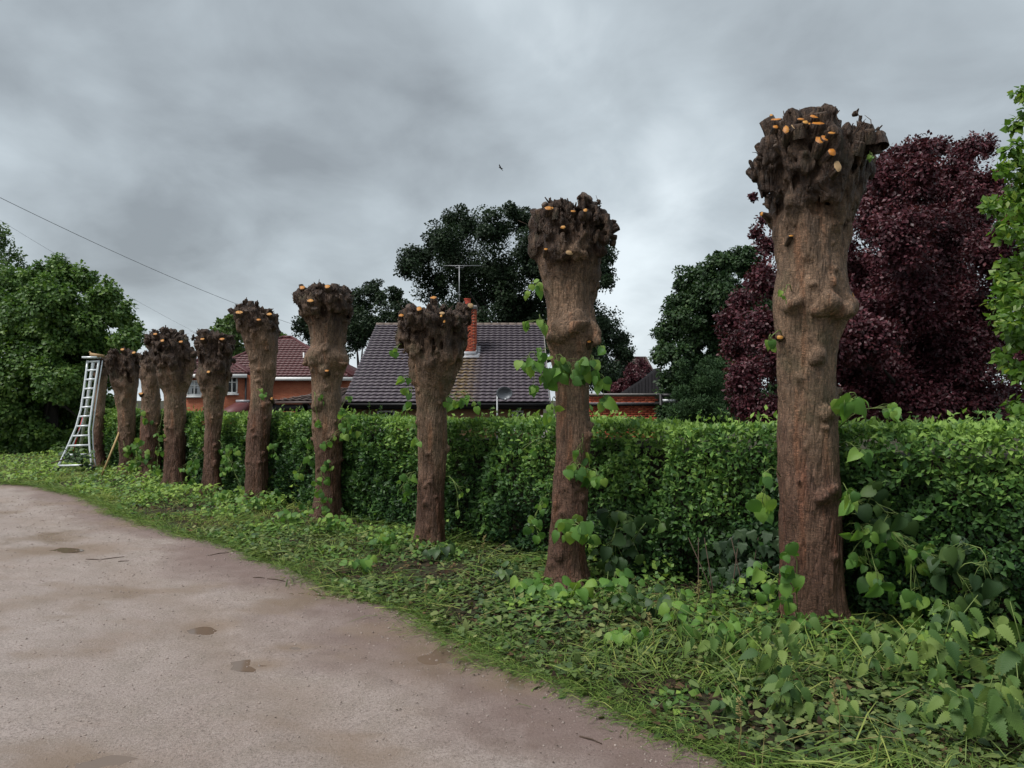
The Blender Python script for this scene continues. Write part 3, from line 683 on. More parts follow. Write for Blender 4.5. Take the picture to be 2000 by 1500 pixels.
    for bx, by, br in holes:
        p = front(bx, by, 0.0); rw = br * d / F
        for a in np.linspace(0, 2 * math.pi, 9)[:-1]:
            w.capsule(p + rw * 1.15 * np.array([math.cos(a), -0.1, math.sin(a)]), p + rw * 1.15 * np.array([math.cos(a + 0.8), -0.1, math.sin(a + 0.8)]), rw * 0.42, rw * 0.42, 0.02)
        w.capsule(p + np.array([0, -rw * 0.8, 0]), p + np.array([0, rw * 1.2, 0]), rw * 0.75, rw * 0.6, 0.01, True)
    lim = (rho - (ri0 * 1.03 + 0.012)[None, None, :]).astype(np.float32)
    w.f = np.where(Z > zh - 0.5, smax(w.f, lim, 0.025), w.f).astype(np.float32)
    # roughness of the whole surface
    near = np.abs(w.f) < 0.10
    I = np.nonzero(near); xx, yy, zz3 = w.ax[0][I[0]], w.ax[1][I[1]], w.ax[2][I[2]]
    hm = np.clip((zz3 - (zh - 0.2)) / 0.3, 0, 1)
    w.f[I] += ((0.012 + 0.020 * hm) * fbm(xx * 9, yy * 9, zz3 * 4.5, seed + 40, 3) + 0.010 * (0.5 + hm) * np.abs(vnoise(xx * 26, yy * 26, zz3 * 7, seed + 50))).astype(np.float32)
    V, Q = surface_nets(w.f, w.lo, h)
    # bark furrows
    nv = len(V); th = np.arctan2(V[:, 1], V[:, 0] - np.interp(V[:, 2], Zax, ci)); rad = np.stack([np.cos(th), np.sin(th)], 1)
    fur = np.abs(vnoise(V[:, 0] * 38, V[:, 1] * 38, V[:, 2] * 5, seed + 60)) + 0.6 * np.abs(vnoise(V[:, 0] * 80, V[:, 1] * 80, V[:, 2] * 9, seed + 61))
    V[:, :2] += rad * ((fur - 0.35) * 0.0065)[:, None]
    head = np.clip((V[:, 2] - zh + 0.22 + 0.26 * fbm(V[:, 0] * 6, V[:, 1] * 6, V[:, 2] * 2.5, seed + 70, 3)) / 0.48, 0, 1)
    zl = zh * 0.46
    low = np.clip((zl - V[:, 2] + 0.35 * fbm(V[:, 0] * 3, V[:, 1] * 3, V[:, 2] * 1.2, seed + 71, 3)) / 0.5 + 0.5, 0, 1)
    o = link('trunk', np_mesh('trunk', V, Q, M['bark'], True, None, {'head': head, 'low': low}), root)
    o.location = (0, 0, 0)
    info = dict(root=root, base=base, V=V, d=d, zh=zh, zt=zt, rng=rng, rmax=rmax, ax_at=ax_at, r_at=r_at, front=front)
    Vw = V + np.array(base)[None]; info['px'], info['py'] = project(Vw); info['Vw'] = Vw
    for c in cuts: stub(info, *c)
    # more sawn stubs round the top: fresh ones and weathered ones
    up = np.nonzero(V[:, 2] > zt - (zt - zh) * 0.45)[0]
    for j in range(nold + ncut):
        i0 = int(rng.choice(up)); p = Vw[i0]; c = ax_at(V[i0, 2])
        dr = np.array([V[i0, 0] - c[0], V[i0, 1] - c[1], 0]); dr = nrm(dr) * rng.uniform(0.2, 0.9) + np.array([0, 0, 1.0]) + rng.normal(0, 0.2, 3)
        make_stub(info, p, dr, rng.uniform(0.014, 0.034) * (0.8 + 0.4 * sc), rng.uniform(0.015, 0.045), 'cut' if j >= nold else 'old_cut')
    # dead twiglets and hair roots caught in the crown
    mb = MB()
    for j in range(12):
        i0 = int(rng.choice(up)); p = Vector(Vw[i0]); a = rng.normal(0, 1, 3); a[2] = abs(a[2]) * 0.5; a = Vector(nrm(a)); L = rng.uniform(0.04, 0.16)
        mb.tube([p - a * 0.02, p + a * L * 0.5 + Vector(rng.normal(0, 0.012, 3)), p + a * L + Vector(rng.normal(0, 0.03, 3))], [0.0035, 0.0028, 0.0015], 5)
    mb.build('twiglets', M['twig'], root, kind='stuff')
    vn = np.nonzero(V[:, 2] > zt - (zt - zh) * 0.80)[0]; mb = MB()
    wgt_ = (0.15 + np.clip((V[vn, 2] - zh) / (zt - zh), 0, 1.1) ** 2); wgt_ /= wgt_.sum()
    for j in range(240):     # splintered bark flakes and short snags
        i0 = int(rng.choice(vn, p=wgt_)); p = Vector(Vw[i0]); c = ax_at(V[i0, 2]); o3 = Vector((V[i0, 0] - c[0], V[i0, 1] - c[1], 0)).normalized()
        a = (o3 * rng.uniform(0.1, 0.9) + Vector((0, 0, rng.uniform(0.2, 1.2))) + Vector(rng.normal(0, 0.3, 3))).normalized(); L = rng.uniform(0.014, 0.042) * (0.7 + 0.4 * sc); wd = rng.uniform(0.006, 0.020)
        mb.box(p + a * (L * 0.3), (wd, wd * rng.uniform(0.25, 0.9), L * 1.4), a.to_track_quat('Z', 'Y').to_matrix() @ Matrix.Rotation(rng.uniform(0, 6), 3, 'Z'), rng.uniform(0.25, 0.8))
    link('bark_flakes', mb.mesh('bark_flakes', M['flake']), root, (0, 0, 0), 'stuff')
    HEADINFO.append(info)
    return info
STUBMESH = {}
def make_stub(info, p, dr, r, L, cutmat):
    root, base = info['root'], info['base']; dr = Vector(dr).normalized(); p = Vector(p)
    key = (round(r, 3), round(L, 2), random.randrange(3))
    rr = random.Random(hash(key[:2]) % 9999 + key[2]); n = 11
    if key not in STUBMESH:
        mb = MB(); vs = []; ell = rr.uniform(0.72, 1.38)
        prof = [(-0.06, 1.28), (0.0, 1.18), (L * 0.5, 1.04), (L, 1.0)]
        jit = [rr.uniform(0.92, 1.08) for _ in range(n)]
        for zq, sc in prof:
            for q in range(n):
                a = 2 * math.pi * q / n; vs.append((r * sc * ell * math.cos(a) * jit[q], r * sc / ell * math.sin(a) * jit[q], zq))
        fs = [(i * n + q, i * n + (q + 1) % n, (i + 1) * n + (q + 1) % n, (i + 1) * n + q) for i in range(3) for q in range(n)]
        vs.append((0, 0, L)); fs += [(3 * n + q, 3 * n + (q + 1) % n, 4 * n) for q in range(n)]
        mb.add(vs, fs)
        me = mb.mesh('stub', M['bark'], True); at_ = me.attributes.new('head', 'FLOAT', 'POINT'); at_.data.foreach_set('value', np.full(len(me.vertices), 1.0, np.float32))
        j2 = [rr.uniform(0.55, 0.98) for _ in range(n)]; fc = [(j2[q] * v[0], j2[q] * v[1], L + 0.0025) for q, v in enumerate(vs[3 * n:4 * n])] + [(0.95 * v[0], 0.95 * v[1], L - 0.002) for v in vs[3 * n:4 * n]] + [(0.1 * r, 0, L + 0.003)]
        ff = MB(); ff.add(fc, [(q, (q + 1) % n, 2 * n) for q in range(n)] + [(n + q, n + (q + 1) % n, (q + 1) % n, q) for q in range(n)])
        STUBMESH[key] = (me, ff)
    me, ff = STUBMESH[key]
    ck = (key, cutmat)
    if ck not in STUBMESH: STUBMESH[ck] = ff.mesh('cut_face', M[cutmat])
    o = bpy.data.objects.new('stub', me); COL.objects.link(o); o.parent = root
    o.rotation_mode = 'QUATERNION'; o.rotation_quaternion = dr.to_track_quat('Z', 'Y'); o.location = p - base
    c = bpy.data.objects.new('cut_face', STUBMESH[ck]); COL.objects.link(c); c.parent = o
    return o
def stub(info, px, py, rpx, dr=(0, -0.75, 0.65), L=0.028, cutmat='cut'):
    m = np.hypot(info['px'] - px, info['py'] - py) < max(5, rpx * 0.9)
    r = rpx * info['d'] / F
    dn = nrm(np.array(dr, float))
    if dn[2] > 0.88 or abs(dn[0]) > 0.75: p = np.array(P(px, py, info['d'] + random.uniform(-0.06, 0.02)))     # standing on the crown, or out at the side
    elif m.any(): i0 = np.nonzero(m)[0]; i0 = i0[np.argmin(info['Vw'][i0, 1])]; p = info['Vw'][i0]
    else: p = np.array(P(px, py, info['d']))
    q = np.array(P(px, py, p[1])); dv = nrm(np.array(dr, float))
    make_stub(info, q - dv * (L - 0.024) if dn[2] <= 0.88 else q - dv * L, dv, r * (1.1 if cutmat == 'old_cut' else 1.42 if info['d'] < 6 else 1.2), L, cutmat)
FR = (0.0, -0.80, 0.60)
PT = []
PT.append(pollard(1, 5.21, [(1225, 1528, 1652), (1180, 1527, 1650), (1130, 1521, 1647), (1056, 1523, 1644), (957, 1518, 1641), (883, 1519, 1639), (813, 1520, 1637), (757, 1518, 1632), (697, 1517, 1632), (655, 1516, 1641), (617, 1511, 1657), (594, 1510, 1659), (571, 1511, 1655), (543, 1515, 1650), (496, 1518, 1646), (440, 1515, 1651), (412, 1497, 1660), (370, 1484, 1677), (333, 1473, 1694), (305, 1471, 1700), (285, 1482, 1700), (262, 1496, 1684), (240, 1500, 1655), (225, 1510, 1640)],
    [(1470, 315), (1490, 270), (1500, 250), (1530, 238), (1560, 232), (1600, 238), (1630, 245), (1660, 262), (1690, 280), (1700, 310)], 440,
    'nearest and tallest pollarded lime, its head full of bright orange saw cuts', 0.0105, 62, burls=[(1622, 612, 24), (1585, 604, 22), (1640, 600, 14), (1590, 378, 26), (1600, 372, 16), (1545, 385, 18), (1592, 805, 14), (1585, 965, 12), (1572, 700, 8), (1530, 600, 16), (1540, 340, 30), (1600, 330, 26), (1530, 290, 26)], holes=[(1676, 336, 11)], seed=101, nold=34, shrink=0.17,
    cuts=[(1506, 232, 3.5, FR), (1516, 240, 7, (-0.15, -0.5, 0.85), 0.07), (1513, 254, 4, FR), (1535, 258, 6, (-0.3, -0.85, 0.45), 0.05), (1546, 254, 4.5, (0.3, -0.7, 0.6), 0.05, 'pale_cut'), (1552, 229, 8, (0, -0.45, 0.9), 0.05), (1562, 239, 4, FR), (1571, 245, 4, FR), (1580, 248, 3, FR), (1590, 234, 6, (0, -0.75, 0.7), 0.06), (1596, 248, 7.5, (0, -0.6, 0.8), 0.06), (1599, 280, 7, (-0.1, -0.75, 0.65), 0.05), (1608, 276, 6, (0.1, -0.75, 0.65), 0.05), (1622, 266, 4, FR), (1622, 302, 6, (0.1, -0.9, 0.3), 0.06), (1633, 329, 7, (0.1, -0.95, 0.25), 0.05, 'pale_cut'), (1676, 286, 4, FR), (1500, 425, 3.5, (-0.6, -0.8, 0.2)), (1492, 420, 3, (-0.8, -0.5, 0.2)), (1543, 466, 2.5, FR), (1661, 583, 8, (0.8, -0.5, 0.25), 0.03), (1524, 660, 4, (-0.4, -0.9, 0.1), 0.012),
          (1577, 216, 19, (0.0, -0.05, 1.0), 0.13, 'old_cut'), (1543, 214, 5, (0.1, 0.0, 1.0), 0.12, 'old_cut'), (1497, 233, 12, (-0.45, 0.0, 0.9), 0.12, 'old_cut'), (1684, 288, 11, (0.85, 0.1, 0.35), 0.12, 'old_cut'), (1484, 310, 5, (-0.9, 0, 0.3), 0.08, 'old_cut'), (1640, 236, 4, (0.2, 0.1, 1), 0.05, 'old_cut')]))
PT.append(pollard(2, 6.36, [(1145, 1066, 1146), (1112, 1066, 1145), (1048, 1070, 1147), (1000, 1074, 1149), (936, 1079, 1153), (872, 1082, 1156), (808, 1084, 1155), (780, 1084, 1156), (732, 1079, 1156), (697, 1073, 1158), (674, 1066, 1167), (652, 1063, 1173), (630, 1067, 1170), (598, 1068, 1166), (562, 1062, 1169), (534, 1052, 1176), (502, 1042, 1193), (466, 1036, 1200), (441, 1036, 1203), (425, 1042, 1188), (410, 1056, 1176)],
    [(1036, 440), (1045, 424), (1066, 410), (1085, 404), (1110, 402), (1130, 403), (1143, 393), (1155, 388), (1166, 398), (1180, 424), (1200, 438)], 520,
    'second pollarded lime, with a collar of green leaves beneath its wide dark head', 0.0115, 54, burls=[(1085, 650, 20), (1125, 640, 24), (1160, 655, 16), (1098, 495, 20), (1066, 495, 16), (1050, 480, 16), (1115, 500, 16), (1090, 1080, 8), (1078, 1100, 7)], seed=202, flute=0.16, nold=32,
    cuts=[(1072, 411, 6, FR, 0.05), (1119, 417, 3.5, FR), (1143, 415, 4, FR), (1101, 446, 4, (-0.3, -0.9, 0.2), 0.04), (1066, 491, 3, FR), (1110, 496, 6, (0.3, -0.9, 0.2), 0.03, 'pale_cut'), (1039, 440, 3, (-0.8, -0.5, 0.2)), (1150, 397, 9, (0, -0.15, 1), 0.12), (1150, 671, 3, FR), (1087, 404, 6, (0, 0, 1), 0.07, 'old_cut'), (1203, 445, 7, (0.9, -0.1, 0.45), 0.07, 'old_cut'), (1199, 463, 6, (0.95, -0.2, -0.2), 0.05, 'old_cut'), (1106, 403, 7, (0.1, 0, 1), 0.06, 'old_cut')]))
PT.append(pollard(3, 8.0, [(1070, 808, 869), (1052, 809, 868), (985, 813, 870), (911, 815, 873), (855, 814, 874), (799, 811, 875), (761, 807, 883), (743, 802, 889), (724, 796, 897), (706, 790, 905), (687, 785, 903), (660, 778, 906), (640, 774, 911), (625, 775, 916), (608, 784, 918), (598, 796, 915)],
    [(773, 628), (784, 620), (800, 612), (818, 602), (836, 594), (850, 590), (870, 596), (890, 598), (908, 596), (922, 600)], 700,
    'third pollarded lime, broad head in front of the chimney with an arm out right', 0.0125, 50, burls=[(893, 690, 22), (880, 700, 18), (900, 640, 16), (790, 650, 18), (830, 640, 20), (860, 630, 20), (845, 710, 8), (880, 735, 8)], seed=303, flute=0.17, nold=34,
    cuts=[(847, 585, 6, (0, -0.5, 0.9), 0.06), (819, 606, 5, FR), (784, 619, 4, FR), (917, 599, 5.5, (0.4, -0.8, 0.4), 0.05, 'pale_cut'), (868, 631, 2.5, FR), (864, 614, 4, FR, 0.03, 'pale_cut'), (862, 620, 2.5, FR), (779, 672, 4, (-0.5, -0.8, 0.2), 0.02, 'old_cut')]))
PT.append(pollard(4, 9.87, [(1015, 611, 665), (948, 614, 667), (892, 613, 668), (836, 607, 672), (799, 607, 668), (780, 607, 667), (754, 606, 666), (731, 605, 672), (709, 597, 681), (698, 598, 683), (675, 604, 675), (649, 602, 676), (634, 598, 680), (612, 584, 688), (590, 576, 692), (572, 580, 690), (562, 590, 678)],
    [(572, 584), (584, 566), (592, 558), (610, 562), (630, 556), (654, 555), (672, 566), (690, 578)], 635,
    'fourth pollarded lime, waisted trunk with a bulge halfway up, left of the tiled bungalow roof', 0.0135, 46, burls=[(672, 700, 18), (604, 705, 14), (620, 700, 14), (640, 725, 8), (644, 682, 6), (660, 850, 12), (625, 790, 8), (600, 590, 16), (625, 605, 16), (660, 595, 18)], seed=404, nold=32,
    cuts=[(591, 564, 4.5, FR), (640, 562, 4.5, FR), (607, 590, 4.5, FR, 0.03), (639, 726, 2.8, FR), (588, 556, 5, (-0.2, 0, 1), 0.09, 'old_cut'), (653, 555, 8, (0, 0, 1), 0.09, 'old_cut'), (615, 604, 5, FR, 0.03, 'old_cut')]))
PT.append(pollard(5, 11.3, [(985, 478, 521), (948, 479, 523), (873, 480, 525), (810, 485, 531), (761, 490, 533), (724, 489, 539), (705, 488, 540), (687, 483, 542), (664, 477, 545), (649, 469, 545), (627, 461, 543), (610, 454, 541), (600, 454, 530)],
    [(452, 602), (466, 592), (490, 588), (505, 596), (525, 606), (540, 612)], 655,
    'fifth pollarded lime, leaning slender trunk in front of the red house roof', 0.0145, 42, burls=[(535, 715, 9), (525, 790, 9), (478, 640, 12), (520, 640, 14), (500, 700, 7)], seed=505, nold=26,
    cuts=[(468, 612, 5, FR), (527, 616, 4, FR), (506, 627, 3, FR), (531, 780, 3, FR), (490, 588, 5, (0, 0, 1), 0.06, 'old_cut')]))
PT.append(pollard(6, 12.3, [(970, 397, 431), (920, 398, 430), (840, 400, 432), (780, 397, 441), (750, 392, 446), (732, 391, 450), (704, 393, 458), (690, 388, 457), (676, 380, 455), (660, 377, 453), (648, 382, 446)],
    [(375, 656), (384, 644), (400, 642), (418, 640), (436, 646), (452, 660)], 742,
    'sixth pollarded lime, two tiers of dark knuckles beside the curtained window', 0.015, 40, burls=[(408, 735, 14), (398, 745, 8), (440, 715, 14), (450, 690, 10)], seed=606, nold=26,
    cuts=[(396, 664, 3, FR), (434, 664, 3.5, FR), (408, 728, 3, FR)]))
PT.append(pollard(7, 13.6, [(956, 320, 361), (900, 320, 361), (820, 320, 362), (768, 320, 364), (740, 311, 374), (715, 300, 380), (700, 292, 378), (684, 287, 374), (668, 286, 367), (655, 292, 358)],
    [(285, 668), (296, 652), (310, 644), (325, 641), (345, 652), (368, 664)], 730,
    'seventh pollarded lime, stout trunk with a side knuckle reaching right', 0.016, 40, burls=[(378, 700, 14), (384, 694, 10), (320, 745, 12), (345, 700, 14)], seed=707, nold=26,
    cuts=[(318, 667, 3, FR), (354, 669, 3, FR), (304, 654, 3, FR), (386, 688, 5, (0.8, 0, 0.5), 0.08, 'old_cut')]))
PT.append(pollard(8, 14.5, [(942, 271, 316), (900, 272, 314), (850, 275, 313), (800, 276, 313), (760, 276, 312), (725, 275, 312), (700, 276, 314), (685, 280, 312)],
    [(276, 690), (290, 684), (312, 688)], 725,
    'eighth pollarded lime, half hidden behind the stout seventh trunk', 0.018, 34, burls=[(285, 730, 10), (300, 745, 10)], seed=808, nold=12, ncut=2, cuts=[(276, 770, 3, FR)]))
PT.append(pollard(9, 15.4, [(915, 233, 263), (880, 233, 264), (840, 232, 265), (800, 230, 265), (760, 226, 270), (740, 222, 274), (715, 213, 276), (700, 211, 276), (690, 216, 272)],
    [(210, 700), (222, 688), (240, 681), (260, 686), (275, 696)], 745,
    'ninth pollarded lime, forked trunk behind the leaning wooden pole', 0.018, 34, burls=[(228, 745, 8), (250, 750, 10), (262, 720, 10)], seed=909, flute=0.2, nold=12, ncut=3, cuts=[(240, 684, 3, FR), (262, 690, 3, FR)]))
PT.append(pollard(10, 17.0, [(918, 182, 206), (860, 183, 205), (800, 184, 205), (750, 186, 208), (720, 184, 214), (702, 186, 212)],
    [(184, 704), (196, 694), (212, 702)], 735,
    'farthest pollarded lime, narrow trunk just behind the white ladder', 0.02, 26, seed=1010, nold=8, ncut=1))
# ---------------------------------------------------------------- leafy shoots on the trunks
def shoot(info, sx, sy, clusters, size_px, matkey='lime_leaf', off=0.10, name='shoot'):
    """stem from the bark at (sx, sy); clusters: (px, py, spread px, number of leaves)"""
    d = info['d']; root = info['root']; base = info['base']
    p0 = Vector(info['front'](sx, sy)) + base + Vector((0, 0.03, 0))
    pts = [p0]; mb = MB(); spots = []
    prev = p0
    for cxp, cyp, sp, n in clusters:
        hf = (7.33 + 0.24 * 1.42) / (1 + (cxp - CX) / F * 1.009) - 0.03
        dep = min(d - info['r_at'](P(cxp, cyp, d).z) * 0.75 - off, hf) + random.uniform(-0.06, 0.04)
        q = P(cxp, cyp, dep)
        mid = (prev + q) / 2 + Vector((random.uniform(-.02, .02), -0.02, 0.05))
        m2 = (prev + mid) / 2 + Vector((0, -0.01, 0.02))
        mb.tube([prev, m2, mid, q], [0.004, 0.0036, 0.003, 0.002], 5)
        n = int(n * 1.4 + 0.5)
        for j in range(n):
            a = random.uniform(0, 2 * math.pi); rr = sp * 1.1 * math.sqrt((j + 0.5) / n) * random.uniform(0.8, 1.15)
            w_ = P(cxp + rr * math.cos(a), cyp + rr * math.sin(a) * 0.9, dep + random.uniform(-0.09, 0.07))
            t = mid.lerp(q, random.random()); mb.tube([t, (t + w_) / 2 + Vector((0, 0, 0.012)), w_], [0.0018, 0.0014, 0.0012], 4)
            spots.append(w_)
        prev = q if random.random() < 0.5 else mid
    me = mb.mesh('shoot', M['stem']); o = bpy.data.objects.new(name, me); COL.objects.link(o); o.parent = root
    me.transform(Matrix.Translation(-p0)); o.location = p0 - base
    for w_ in spots:
        s = size_px * d / F * random.uniform(0.42, 0.95)
        yd = (random.gauss(0, 0.55), random.gauss(-0.25, 0.35), -1.0 + random.gauss(0.1, 0.35)); nn = (random.gauss(0, 0.6), -1.0, random.gauss(0.65, 0.55))
        leaf_obj('lime', M[matkey], w_, yd, nn, s, o, 'leaf', p0)
T1, T2, T3, T4, T5, T6, T7, T8, T9, T10 = PT
shoot(T1, 1632, 800, [(1650, 778, 16, 3), (1680, 785, 24, 5)], 36)
shoot(T1, 1636, 835, [(1738, 792, 16, 4)], 24)
shoot(T1, 1640, 870, [(1690, 890, 16, 3)], 30)
shoot(T1, 1641, 950, [(1660, 968, 16, 4)], 32)
shoot(T1, 1521, 930, [(1490, 925, 12, 3), (1488, 985, 20, 6)], 32)
shoot(T1, 1521, 660, [(1501, 662, 8, 2), (1506, 678, 4, 1)], 18)
shoot(T1, 1530, 575, [(1530, 575, 9, 3)], 11)
shoot(T1, 1545, 1190, [(1540, 1120, 22, 5), (1548, 1075, 20, 4)], 28, off=0.14)
shoot(T1, 1545, 1200, [(1530, 1160, 26, 6), (1485, 1110, 16, 4), (1500, 1150, 16, 3)], 28, off=0.14)
shoot(T1, 1640, 1030, [(1690, 1040, 32, 7), (1690, 1100, 34, 8), (1720, 1150, 28, 5)], 32, off=0.05)
shoot(T1, 1640, 1000, [(1740, 1060, 22, 4), (1785, 1085, 30, 7), (1800, 1160, 24, 5), (1785, 1220, 18, 4)], 32, off=0.0)
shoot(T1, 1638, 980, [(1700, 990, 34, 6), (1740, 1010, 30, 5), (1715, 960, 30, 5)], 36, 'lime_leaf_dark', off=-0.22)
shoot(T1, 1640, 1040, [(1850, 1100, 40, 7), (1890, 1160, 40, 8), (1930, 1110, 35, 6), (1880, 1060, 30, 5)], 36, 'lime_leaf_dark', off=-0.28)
shoot(T1, 1690, 275, [(1700, 305, 6, 3)], 9)
shoot(T2, 1085, 700, [(1090, 715, 24, 7), (1120, 725, 26, 8)], 28, off=0.07)
shoot(T2, 1150, 700, [(1150, 715, 22, 8), (1172, 740, 14, 5), (1179, 785, 8, 3)], 27, off=0.07)
shoot(T2, 1075, 690, [(1048, 695, 18, 6), (1028, 705, 14, 4), (1062, 740, 14, 4), (1040, 762, 10, 2)], 25, off=0.03)
shoot(T2, 1070, 640, [(1036, 630, 12, 3), (1058, 632, 8, 2)], 23)
shoot(T2, 1060, 570, [(1046, 556, 12, 4), (1025, 576, 9, 2)], 20)
shoot(T2, 1165, 680, [(1176, 682, 6, 2)], 17)
shoot(T2, 1080, 780, [(1078, 800, 14, 4), (1070, 812, 8, 2)], 24)
shoot(T2, 1135, 850, [(1135, 880, 16, 5), (1125, 912, 20, 7), (1150, 930, 14, 4)], 25, off=0.08)
shoot(T2, 1150, 920, [(1168, 938, 12, 3)], 18)
shoot(T2, 1135, 1020, [(1120, 1025, 26, 7), (1140, 1040, 20, 5), (1095, 1030, 12, 3)], 29, off=0.08)
shoot(T2, 1075, 970, [(1058, 985, 12, 4), (1042, 1025, 16, 5), (1052, 1045, 10, 3)], 19)
shoot(T2, 1082, 870, [(1035, 875, 14, 3), (1018, 880, 6, 1)], 19)
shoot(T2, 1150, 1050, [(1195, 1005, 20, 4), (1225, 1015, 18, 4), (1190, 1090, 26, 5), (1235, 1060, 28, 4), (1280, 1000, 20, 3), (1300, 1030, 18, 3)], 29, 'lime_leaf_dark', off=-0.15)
shoot(T3, 870, 785, [(880, 784, 10, 4), (896, 788, 10, 4), (912, 778, 9, 3), (930, 788, 7, 2)], 17, off=0.05)
shoot(T3, 806, 765, [(793, 765, 10, 3), (800, 790, 6, 2)], 17)
shoot(T3, 812, 860, [(808, 864, 9, 4)], 16)
shoot(T3, 814, 925, [(795, 938, 16, 8), (785, 960, 12, 5)], 16, off=0.05)
shoot(T3, 785, 680, [(772, 684, 7, 2)], 15)
shoot(T3, 800, 745, [(790, 740, 8, 2)], 18)
shoot(T3, 870, 930, [(905, 960, 10, 2), (895, 1000, 8, 2)], 12)
shoot(T4, 660, 830, [(678, 820, 14, 7), (690, 835, 14, 7), (665, 850, 14, 6), (640, 865, 10, 4)], 14, off=0.05)
shoot(T4, 640, 915, [(640, 910, 12, 6), (628, 935, 14, 7), (622, 958, 8, 4)], 14, off=0.06)
shoot(T4, 612, 870, [(594, 862, 10, 4), (602, 898, 8, 3), (580, 928, 8, 3)], 14)
shoot(T4, 618, 770, [(622, 780, 10, 4), (620, 825, 8, 3)], 12, off=0.04)
shoot(T4, 620, 985, [(630, 985, 18, 6), (600, 990, 14, 5)], 14, off=0.06)
shoot(T4, 672, 790, [(682, 780, 8, 3), (664, 802, 8, 3)], 14)
shoot(T5, 505, 765, [(512, 768, 8, 4)], 12, off=0.04)
shoot(T5, 482, 880, [(455, 880, 14, 6), (440, 890, 12, 6), (445, 915, 8, 4), (468, 955, 8, 4)], 12)
shoot(T5, 522, 880, [(533, 870, 8, 4), (536, 890, 6, 3)], 12)
shoot(T5, 500, 970, [(515, 975, 14, 8), (535, 965, 10, 5)], 12)
shoot(T6, 428, 860, [(440, 880, 12, 7), (452, 905, 10, 5), (438, 920, 8, 4)], 12, off=0.05)
shoot(T6, 398, 880, [(380, 905, 14, 8), (362, 915, 12, 7), (372, 935, 10, 5)], 12)
shoot(T8, 290, 800, [(280, 808, 8, 6), (290, 822, 8, 5)], 11, off=0.06)
shoot(T8, 280, 860, [(268, 870, 14, 9), (284, 890, 12, 8), (262, 905, 14, 9), (300, 910, 12, 8)], 12, off=0.06)
shoot(T7, 322, 800, [(310, 850, 8, 5), (312, 880, 8, 5), (306, 915, 10, 6)], 11, off=0.05)
shoot(T9, 250, 860, [(246, 880, 8, 6), (256, 905, 12, 8)], 11, off=0.05)
# ---------------------------------------------------------------- clipped hedge behind the trunks
HS0, HS1 = -4.2, 17.0
def h_top(s): return 1.385 - 0.010 * np.clip(s, 0, 10) + 0.035 * fbm(np.asarray(s) * 0.9, 0, 0, 41, 3)
def h_front(s, z): return 0.25 + 0.065 * fbm(np.asarray(s) * 1.5, z * 1.7, 0, 42, 2) + 0.055 * vnoise(np.asarray(s) * 7, z * 7, 0, 43) + 0.10 * np.clip((0.5 - z), 0, 1) * 0.6
def hw(s, a, z):
    return np.stack([L0.x + LT.x * s + LN.x * a, L0.y + LT.y * s + LN.y * a, z], -1)
hroot = empty('hedge', L0 + LN * 0.8, 'long clipped green privet hedge running behind the row of pollarded trunks', 'hedge')
ss = np.arange(HS0, HS1, 0.10); zz_ = np.concatenate([np.arange(0, 1.30, 0.10), [1.30]])
Sg, Zg = np.meshgrid(ss, zz_)
topc = np.clip(h_top(Sg) - 0.20, 0, 9)
fr = hw(Sg, h_front(Sg, Zg) + 0.22 + 0.03 * vnoise(Sg * 9, Zg * 9, 0, 44), np.minimum(Zg, topc))
bk = hw(Sg, np.full_like(Sg, 1.25), np.minimum(Zg, topc))
rowsv = np.concatenate([fr, bk[::-1]], 0); nr, ncl = rowsv.shape[:2]
i = np.arange(nr * ncl).reshape(nr, ncl)
q = np.stack([i[:-1, :-1], i[:-1, 1:], i[1:, 1:], i[1:, :-1]], -1).reshape(-1, 4)
ends = np.array([[i[k, e], i[k + 1, e], i[nr - 2 - k, e], i[nr - 1 - k, e]] for k in range(len(zz_) - 1) for e in (0, ncl - 1)])
link('inner_twigs', np_mesh('inner_twigs', rowsv.reshape(-1, 3), np.concatenate([q, ends]), M['hedge_core']), hroot, (0, 0, 0), 'stuff')
